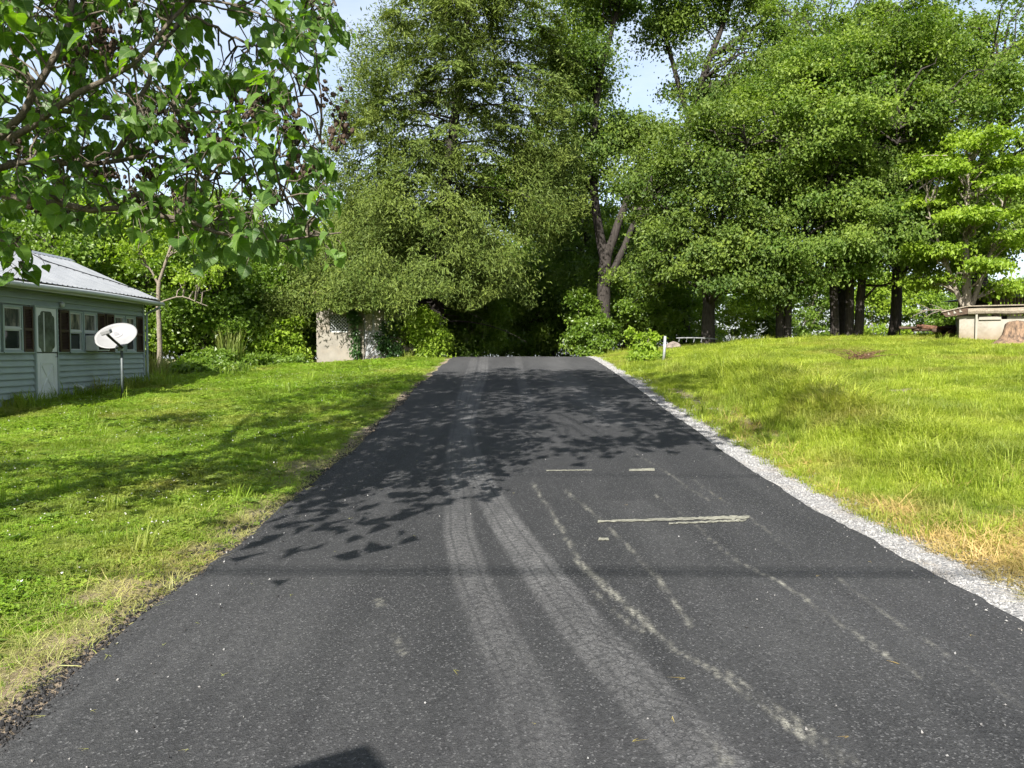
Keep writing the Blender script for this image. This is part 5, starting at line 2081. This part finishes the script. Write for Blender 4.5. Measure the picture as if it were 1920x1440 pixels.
BR = [  # (path in pixels and distances, thick end, thin end); each starts at the trunk off to the left
    ([(-330, 330, 6.2), (-60, 342, 6.0), (40, 375, 5.9), (170, 398, 5.8), (290, 392, 5.8), (370, 425, 5.8), (470, 455, 5.9), (560, 458, 6.0), (640, 436, 6.1)], .055, .008),
    ([(-330, 300, 6.2), (-40, 300, 6.0), (30, 240, 5.8), (80, 150, 5.7), (120, 60, 5.8), (150, -40, 5.9), (170, -160, 6.0)], .05, .02),
    ([(-330, 320, 6.1), (-60, 330, 5.8), (20, 262, 5.6), (100, 200, 5.5), (200, 150, 5.5), (275, 105, 5.5), (340, 30, 5.6), (380, -40, 5.7)], .05, .015),
    ([(-60, 330, 5.9), (60, 298, 6.2), (170, 312, 6.3), (260, 285, 6.4), (380, 320, 6.6), (470, 330, 6.6), (560, 312, 6.6)], .04, .006),
    ([(60, 210, 5.9), (110, 203, 6.1), (210, 222, 6.2), (300, 210, 6.4), (400, 212, 6.5), (500, 195, 6.7), (590, 178, 6.8)], .035, .006),
    ([(215, 290, 6.1), (245, 245, 6.1), (262, 190, 6.1), (290, 115, 6.2), (345, 20, 6.3), (370, -60, 6.4)], .03, .015),
    ([(330, 405, 5.8), (395, 330, 6.0), (420, 300, 6.1), (520, 290, 6.2), (600, 265, 6.3)], .018, .005),
    ([(380, 425, 5.8), (415, 412, 5.9), (470, 405, 6.0), (525, 376, 6.0)], .012, .005),
    ([(345, 20, 6.3), (430, 70, 6.5), (500, 90, 6.6), (580, 40, 6.8), (630, 10, 6.9)], .02, .005),
    ([(-120, 330, 6.0), (-40, 420, 5.9), (20, 455, 5.9), (70, 470, 6.0)], .014, .004),
]
paths = []
fork_pt = np.array([TX + .1, TY, tz + 2.0])
tr = smooth_path([T0, T0 + [.03, 0, .8], fork_pt, fork_pt + [-.2, .2, 1.5], fork_pt + [-.1, .5, 4], fork_pt + [.5, .9, 6.5], fork_pt + [.9, 1.0, 9]], 18)
put('trunk', tri_mesh('trunk', *[a - (T0 if i == 0 else 0) for i, a in enumerate(tube_np(tr, np.linspace(.24, .04, 18), 12))], M['bark_limb'], smooth=True), pau)
for i, (lst, r0_, r1_) in enumerate(BR):
    w = wp(lst)
    if lst[0][0] < -300:
        w = np.concatenate([fork_pt[None] + np.array([[.02, 0, .1 * i]]), w])
        rr = [r0_ * 1.4]
    else:
        rr = [r0_]
    w = smooth_path(w, 24)
    w[1:-1] += gp_.normal(0, .012, w[1:-1].shape)
    paths.append(w)
    v, f = tube_np(w, np.linspace(rr[0], r1_, 24) * .72, 8)
    put('branch', tri_mesh('branch', v - T0, f, M['bark_limb'], smooth=True), pau)
LIMB = [[(-.2, .3, 3.0), (1.2, 0, 4.6), (2.6, .6, 6.4), (4.2, 1.2, 8.0)], [(-.1, .5, 5.0), (.4, 2.0, 6.6), (1.2, 3.6, 8.2)], [(-.2, .2, 3.2), (-1.6, .4, 5.0), (-2.8, 1.0, 7.0)],
        [(0, .5, 4.6), (1.8, -.9, 6.2), (3.4, -1.5, 7.6)], [(.3, .9, 7.0), (1.9, 1.4, 8.8), (3.4, 2.2, 10)], [(.2, .7, 6), (-1.0, 2.4, 7.6), (-1.8, 3.8, 9)]]
up_paths = [tr]
for lst in LIMB:
    w = smooth_path(np.array(lst) + fork_pt - [0, 0, 1.0], 14)
    up_paths.append(w)
    v, f = tube_np(w, np.linspace(.085, .02, 14), 8)
    put('branch', tri_mesh('branch', v - T0, f, M['bark_limb'], smooth=True), pau)


# -- leaf shapes
def heart(seed, nseg=6):
    g = np.random.default_rng(seed)
    t = np.array([-.07, .04, .22, .45, .70, 1.0])
    w = np.array([.16, .35, .46, .40, .22, 0.0]) * (.92 + .16 * g.random())
    droop, fold, wav = .14 + .3 * g.random(), .10 + .28 * g.random(), .03 + .07 * g.random()
    v = []
    for i in range(6):
        tm = max(0, t[i])
        zc = -droop * tm ** 2
        v.append((tm if i else .02, 0, zc))
        for sgn in (1, -1):
            v.append((t[i], sgn * w[i], zc + fold * w[i] + wav * math.sin(i * 2 + sgn)))
    f = []
    for i in range(5):
        a, b_ = 3 * i, 3 * (i + 1)
        f += [(a, b_, b_ + 1), (a, b_ + 1, a + 1), (a, a + 2, b_ + 2), (a, b_ + 2, b_)]
    return np.array(v), np.array(f)


HEARTS = [heart(s_) for s_ in range(6)]
hm = [[tri_mesh('leaf', v_, f_, M['leaf_paulownia'], np.full(len(v_), rv), attrs={'lx': v_[:, 0] + 1, 'ly': v_[:, 1]}) for rv in (.1, .5, .9)] for v_, f_ in HEARTS]


def inside(px, py):
    """how full of leaves the photograph is at a pixel of the overhanging crown"""
    if py < -70 or px < -60:
        return 0
    edge = np.interp(py, [-70, 20, 60, 110, 160, 200, 250, 300, 340, 400, 440, 475], [640, 640, 630, 600, 560, 545, 590, 615, 630, 600, 615, 560])
    low = np.interp(px, [-60, 60, 150, 250, 330, 420, 520, 600], [395, 400, 405, 420, 440, 455, 475, 470])
    if px > edge or py > low:
        return 0
    d = .9
    if py < 110 and 390 < px < 540:
        d = .35
    if px > 480 and 110 < py < 190:
        d = .55
    if px < 130 and 60 < py < 190:
        d = .5
    return d


cl = []
tries = 0
while len(cl) < 350 and tries < 9000:
    tries += 1
    px_, py_ = gp_.uniform(-50, 645), gp_.uniform(-60, 478)
    if gp_.random() < inside(px_, py_):
        cl.append(at(px_, py_, 5.3 + 2.2 * gp_.random()))
for k in range(6):
    cl.append(at(gp_.uniform(-30, 70), gp_.uniform(445, 505), 5.7 + .5 * gp_.random()))
for q in ((560, 30), (600, 20), (590, 60), (620, 40), (560, 90), (545, 130), (590, 110), (600, 300), (610, 350), (580, 400), (590, 440), (540, 455), (480, 440), (430, 430)):
    cl.append(at(q[0], q[1], 6.2 + .4 * gp_.random()))
bp_all = np.concatenate(paths)
twigs, LV = [], []
for c in cl:
    a = bp_all[np.argmin(np.linalg.norm(bp_all - c, axis=1) + gp_.normal(0, .03, len(bp_all)))]
    pth = curve_pts(a, c, 6, .08 * np.linalg.norm(c - a), .03, gp_)
    twigs.append(tube_np(pth - T0, np.linspace(.010, .004, 6), 5))
    tdir = unit(pth[-1] - pth[-2])
    for k in range(int(gp_.integers(4, 9))):
        a2 = gp_.random() * 6.283
        dv = unit(np.array([math.cos(a2), math.sin(a2), 0]) * .8 + tdir * .4 + np.array([0, 0, -.25 - .75 * gp_.random()]))
        st_ = c + gp_.normal(0, .05, 3)
        pe = st_ + dv * (.05 + .09 * gp_.random())
        twigs.append(tube_np(np.array([st_, (st_ + pe) / 2 + [0, 0, .012], pe]) - T0, [.003, .0025, .002], 4))
        nv_ = unit(np.array([0, 0, 1.]) + gp_.normal(0, .45, 3))
        LV.append((pe, dv, nv_, (.055 + .11 * gp_.random() ** 1.3)))
put('twigs', tri_mesh('twigs', *merge_tubes(twigs), M['bark_limb'], smooth=True), pau, 'stuff')


def leaf_frame(d, n_):
    s_ = unit(np.cross(n_, d))
    return np.stack([d, s_, np.cross(d, s_)], 1)


def apparent(e):
    p, d, n_, L = e
    dist = np.linalg.norm(p - CAM)
    q = 960 + F * p[0] / p[1]
    r_in = 1.0 if (q > 0 and (p[2] - 1.6) / p[1] < .455) else .1
    fr = leaf_frame(d, n_)
    return r_in * L * L / dist ** 2 * abs(np.dot(fr[:, 2], unit(p - CAM)))


LV.sort(key=apparent, reverse=True)
for k, (p, d, n_, L) in enumerate(LV[:300]):
    o = link(bpy.data.objects.new('leaf', hm[k % 6][int(gp_.integers(0, 3))]))
    o.parent = pau
    m_ = Matrix(leaf_frame(d, n_).tolist()).to_4x4()
    o.matrix_local = Matrix.Translation(Vector(p - T0)) @ m_ @ Matrix.Scale(L, 4)
fv, ff, fr_, base_, la, lb_ = [], [], [], 0, [], []
for k, (p, d, n_, L) in enumerate(LV[300:]):
    hv, hf = HEARTS[k % 6]
    fv.append(hv @ leaf_frame(d, n_).T * L + (p - T0))
    ff.append(hf + base_)
    fr_.append(np.full(len(hv), gp_.random()))
    la.append(hv[:, 0] + 1)
    lb_.append(hv[:, 1])
    base_ += len(hv)
# the crown above the picture's upper edge: it shades the driveway and the left lawn
CRL = [(-4.0, 7.0, 8.6, 3.6, 3.6, 2.6), (-1.4, 7.6, 8.4, 2.6, 2.6, 1.7), (-6.6, 7.6, 8.2, 3.0, 3.0, 2.4), (-3.6, 9.8, 9.6, 3.0, 2.6, 2.0), (-2.8, 7.6, 11.0, 2.8, 2.8, 1.9),
       (-4.6, 4.6, 6.4, 2.2, 1.8, 1.5), (-2.4, 4.6, 6.2, 1.3, 1.1, .8), (-6.4, 10.6, 8.6, 2.4, 2.2, 1.8), (.2, 8.6, 9.4, 1.7, 1.8, 1.3), (-5.4, 3.4, 4.6, 1.8, 1.3, 1.0), (-8.4, 6.0, 6.6, 1.5, 1.5, 1.3), (-8.0, 4.2, 4.2, 1.6, 1.6, 1.1), (-3.1, 2.9, 3.8, 1.1, .7, .5), (-.5, 4.5, 6.4, 1.4, 1.0, .6), (-.1, 6.0, 7.2, 1.5, 1.2, .7), (.9, 4.9, 6.9, .9, .8, .4), (-3.9, 3.3, 4.4, 1.0, .8, .5), (1.5, 8.0, 8.4, 1.5, 1.5, 1.0), (2.3, 6.0, 7.2, .8, .9, .5)]
cv, cf, crr, ccen = foliage(CRL, 345, 36, .62, .22, gp_, up=.8, out=.25, flat=.5, shell=.3, droop=.5, aspect=.8)
cq = cv.reshape(-1, 4, 3)
cm = cq.mean(axis=1)
yy_ = np.maximum(cm[:, 1], .2)
vis = (cm[:, 1] > .3) & (960 + F * cm[:, 0] / yy_ > -60) & ((cm[:, 2] - 1.6) / yy_ < .475)
kq = ~vis
cq = cq[kq]
nq = len(cq)
i4 = np.arange(nq)[:, None] * 4
cf = np.concatenate([i4 + np.array([[0, 1, 2]]), i4 + np.array([[0, 2, 3]])])
fv.append(cq.reshape(-1, 3) - T0)
ff.append(cf + base_)
fr_.append(np.repeat(gp_.random(nq), 4))
la.append(np.zeros(nq * 4))
lb_.append(np.zeros(nq * 4))
put('foliage', tri_mesh('foliage', np.concatenate(fv), np.concatenate(ff), M['leaf_paulownia'], np.concatenate(fr_), attrs={'lx': np.concatenate(la), 'ly': np.concatenate(lb_)}), pau, 'stuff')
tb = [tube_np(a - T0, b_, 5) for a, b_ in []]
ups = np.concatenate(up_paths)
for c in ccen:
    if c[1] > .3 and 960 + F * c[0] / c[1] > -60 and (c[2] - 1.6) / c[1] < .5:
        continue
    a = ups[np.argmin(np.linalg.norm(ups - c, axis=1))]
    q_ = curve_pts(a, c, 5, .1, .06, gp_)
    if ((q_[:, 2] - 1.6) / np.maximum(q_[:, 1], .3)).min() < .47 and c[0] > -4:
        continue
    tb.append(tube_np(q_ - T0, np.linspace(.025, .006, 5), 5))
put('upper_twigs', tri_mesh('upper_twigs', *merge_tubes(tb), M['bark_limb'], smooth=True), pau, 'stuff')

# -- brown seed clusters
bm = bmesh.new()
bmesh.ops.create_icosphere(bm, subdivisions=1, radius=1)
ico_v = np.array([v_.co[:] for v_ in bm.verts])
ico_f = np.array([[v_.index for v_ in f_.verts] for f_ in bm.faces])
bm.free()


def pod_cluster(seed):
    g = np.random.default_rng(seed)
    V, Fc, b0 = [], [], 0
    for k in range(22):
        c = np.array([g.normal(0, .05), g.normal(0, .05), -.02 - .2 * g.random()])
        s_ = np.array([.015, .015, .021]) * (.7 + .6 * g.random())
        V.append(ico_v * s_ + c)
        Fc.append(ico_f + b0)
        b0 += len(ico_v)
    v_, f_ = tube_np(curve_pts((0, 0, .03), (0, 0, -.22), 5, 0, .01, g), .004, 4)
    tri = np.concatenate([f_[:, [0, 1, 2]], f_[:, [0, 2, 3]]])
    V.append(v_)
    Fc.append(tri + b0)
    return tri_mesh('seed_cluster', np.concatenate(V), np.concatenate(Fc), M['pod'], smooth=False)


pods = [pod_cluster(s_) for s_ in range(4)]
for k, (px_, py_) in enumerate([(330, 225), (350, 240), (400, 238), (300, 215), (280, 225), (100, 385), (90, 365), (500, 170), (525, 190), (480, 175), (540, 215), (200, 300), (290, 290), (275, 325), (180, 35), (205, 65), (220, 85), (190, 50),
                                      (250, 355), (440, 180), (460, 210), (20, 265), (155, 100), (330, 345), (600, 165), (635, 215), (640, 235), (270, 10), (560, 290), (420, 260)]):
    o = put('seed_cluster', pods[k % 4], pau, 'stuff')
    o.location = at(px_, py_ - 8, 5.7 + .7 * gp_.random()) - T0
    o.rotation_euler = (gp_.normal(0, .3), gp_.normal(0, .3), gp_.random() * 6)

# ================================================================== OVERHEAD LINE BEHIND THE PHOTOGRAPHER
PY = -3.98


def utility_pole(x, label):
    z = float(ground_z(x, PY)) - .3
    r = empty('utility_pole', (x, PY, z))
    tag(r, label, 'utility pole', 'utility poles of the roadside line')
    MB().tube([(x, PY, z), (x, PY, z + 5), (x, PY, 11.9)], [.17, .15, .11], 12).build('pole', M['brown_wood'], r, smooth=True)
    MB().span((x - .05, PY - .9, 10.55), (x + .05, PY + .9, 10.7)).build('crossarm', M['old_wood'], r)
    for o_ in (-.75, 0, .75):
        MB().lathe((x, PY + o_, 10.7), [(.02, 0), (.05, .03), (.03, .06), (.05, .09), (.02, .13)], 10).build('insulator', M['white_trim'], r, smooth=True)


utility_pole(-21.0, 'brown wooden utility pole on the house side of the driveway')
utility_pole(24.0, 'brown wooden utility pole on the lawn side of the driveway')
for (h_, o_, r_, lb) in ((10.77, 0.0, .012, 'thin power wire on the pole crossarm'), (7.58, .09, .020, 'thick black telephone cable, the lower of the two'), (7.68, .09, .014, 'thinner black cable just above the thick telephone cable')):
    w = empty('overhead_wire', (-21.0, PY + o_, h_ + .5))
    tag(w, lb, 'wire', 'overhead wires along the road')
    pts = [(-21.0 + 45 * t, PY + o_, h_ + .5 - .6 * (4 * t * (1 - t))) for t in np.linspace(0, 1, 24)]
    MB().tube(pts, r_, 6).build('cable', M['black'], w, smooth=True)

# ================================================================== MADE-UP TRAILER OUT OF VIEW, ADDED FOR ITS SHADOW
hd = unit(np.array([-.547, .837, 0.]))             # its heading; its roof corner throws the small shadow at the picture's lower edge
sd_ = np.array([hd[1], -hd[0], 0.])                # to its right
tc = np.array([-1.72, -.04, 0.])
TL, TW, TH = 3.4, 1.9, 2.5
tro = tc - hd * TL / 2 - sd_ * TW / 2
trailer = empty('shadow_trailer', (*tro[:2], .03))
tag(trailer, 'made-up white trailer out of view, added to cast the small shadow at the lower edge', 'trailer')
TM = np.stack([sd_, hd, np.array([0, 0, 1.])], 1)


def tpart(mb, name, mat, par=trailer, **kw):
    mb.v = [tuple(TM @ np.array(p) + tro) for p in mb.v]
    return mb.build(name, mat, par, **kw)


body = tpart(MB().span((-TW / 2, -TL / 2, .5), (TW / 2, TL / 2, TH - .04)), 'body', M['white_trim'], bevel=.03)
tpart(MB().span((-TW / 2, -TL / 2, TH - .04), (TW / 2, TL / 2, TH)), 'roof', M['steel'])
tpart(MB().span((-TW / 2 + .08, -TL / 2 - .02, .55), (-.01, -TL / 2 - .004, TH - .12)), 'rear_door', M['white_trim'])
tpart(MB().span((.01, -TL / 2 - .02, .55), (TW / 2 - .08, -TL / 2 - .004, TH - .12)), 'rear_door', M['white_trim'])
for sg in (-1, 1):
    w = MB().lathe((0, 0, 0), [(.19, 0), (.30, .02), (.31, .10), (.30, .18), (.19, .20)], 20)
    w.v = [(sg * (TW / 2 + .02) + (p[2] if sg > 0 else -p[2]), -.15 + p[0], .34 + p[1]) for p in w.v]
    wh = tpart(w, 'wheel', M['black'], smooth=True)
    w = MB().lathe((0, 0, 0), [(.17, .195), (.16, .205), (.05, .21)], 16)
    w.v = [(sg * (TW / 2 + .02) + (p[2] if sg > 0 else -p[2]), -.15 + p[0], .34 + p[1]) for p in w.v]
    tpart(w, 'rim', M['steel'], wh)
    tpart(MB().prism([(-.62, .48), (-.5, .72), (.2, .72), (.32, .48), (.28, .48), (.18, .69), (-.48, .69), (-.58, .48)], 0, sg * TW / 2, sg * (TW / 2 + .24)), 'fender', M['black'])
tpart(MB().tube([(-.6, TL / 2 - .3, .45), (0, TL / 2 + 1.0, .45)], .04, 6), 'tongue', M['black'])
tpart(MB().tube([(.6, TL / 2 - .3, .45), (.02, TL / 2 + .98, .47)], .04, 6), 'tongue', M['black'])
tpart(MB().tube([(0, TL / 2 + .8, .02), (0, TL / 2 + .8, .7)], .03, 8), 'jack', M['steel'])

# ================================================================== LITTER AND WEEDS (too small and many to count)
g = np.random.default_rng(131)
n = 420
yy = 2.8 + 14 * g.random(n) ** 1.8
xx = np.where(g.random(n) < .5, ROAD_L + .05 + .9 * g.random(n) ** 2, ROAD_L + .1 + 5.1 * g.random(n))
bits = [tuft_mesh('bit%d' % i, 2, .012, .03, .005, 2.5, M['straw'], 400 + i) for i in range(3)] + [stone_mesh('clod%d' % i, M['crumb'], 240 + i) for i in range(2)] + [stone_mesh('chip%d' % i, M['gravel'], 250 + i) for i in range(2)]
idx = np.where(g.random(n) < .18, g.integers(0, 3, n), g.integers(3, 7, n))
scl = np.where(idx < 3, .4 + .6 * g.random(n), .004 + .007 * g.random(n))[:, None] * np.stack([np.ones(n), np.ones(n), np.where(idx < 3, .12, .7)], -1)
rot = np.where((idx < 3)[:, None], np.stack([g.normal(0, .05, n), g.normal(0, .05, n), g.random(n) * 6.28], -1), g.random((n, 3)) * 6.28)
crown_z = .012 * (1 - ((xx - .36) / 2.7) ** 2)
scatter('road_litter', np.stack([xx, yy, road_z(yy) + crown_z + .004], -1), rot, scl, idx, bits, 'bits of straw, grit and clods scattered on the asphalt', 'litter')

ros = []
for i in range(3):
    gg = np.random.default_rng(410 + i)
    k = 11
    a = np.linspace(0, 6.28, k, endpoint=False) + gg.normal(0, .2, k)
    D = np.stack([np.cos(a), np.sin(a), .25 + .3 * gg.random(k)], -1)
    N = np.stack([-np.cos(a) * .3, -np.sin(a) * .3, np.ones(k)], -1)
    L = .09 + .07 * gg.random(k)
    v, f, r = leaf_quads(np.zeros((k, 3)) + [0, 0, .01], D, unit(N), L, L * .42, gg, .15)
    ros.append(tri_mesh('rosette%d' % i, v, f, M['weed'], r * .2))
P = lawn_points(-12, -2.7, 2.6, 22, lambda q: float(np.interp(q, [3, 8, 22], [7, 6, 3])), 132)
P = P[vnoise(P[:, 0], P[:, 1], 1.5, 133) > -.1]
n = len(P)
scatter('lawn_weeds', np.stack([P[:, 0], P[:, 1], ground_z(P[:, 0], P[:, 1]) + .02], -1), np.stack([g.normal(0, .15, n), g.normal(0, .15, n), g.random(n) * 6.28], -1),
        (.4 + .5 * g.random(n))[:, None] * np.ones((1, 3)), g.integers(0, 3, n), ros, 'broad leaved weeds growing through the left lawn', 'weeds')
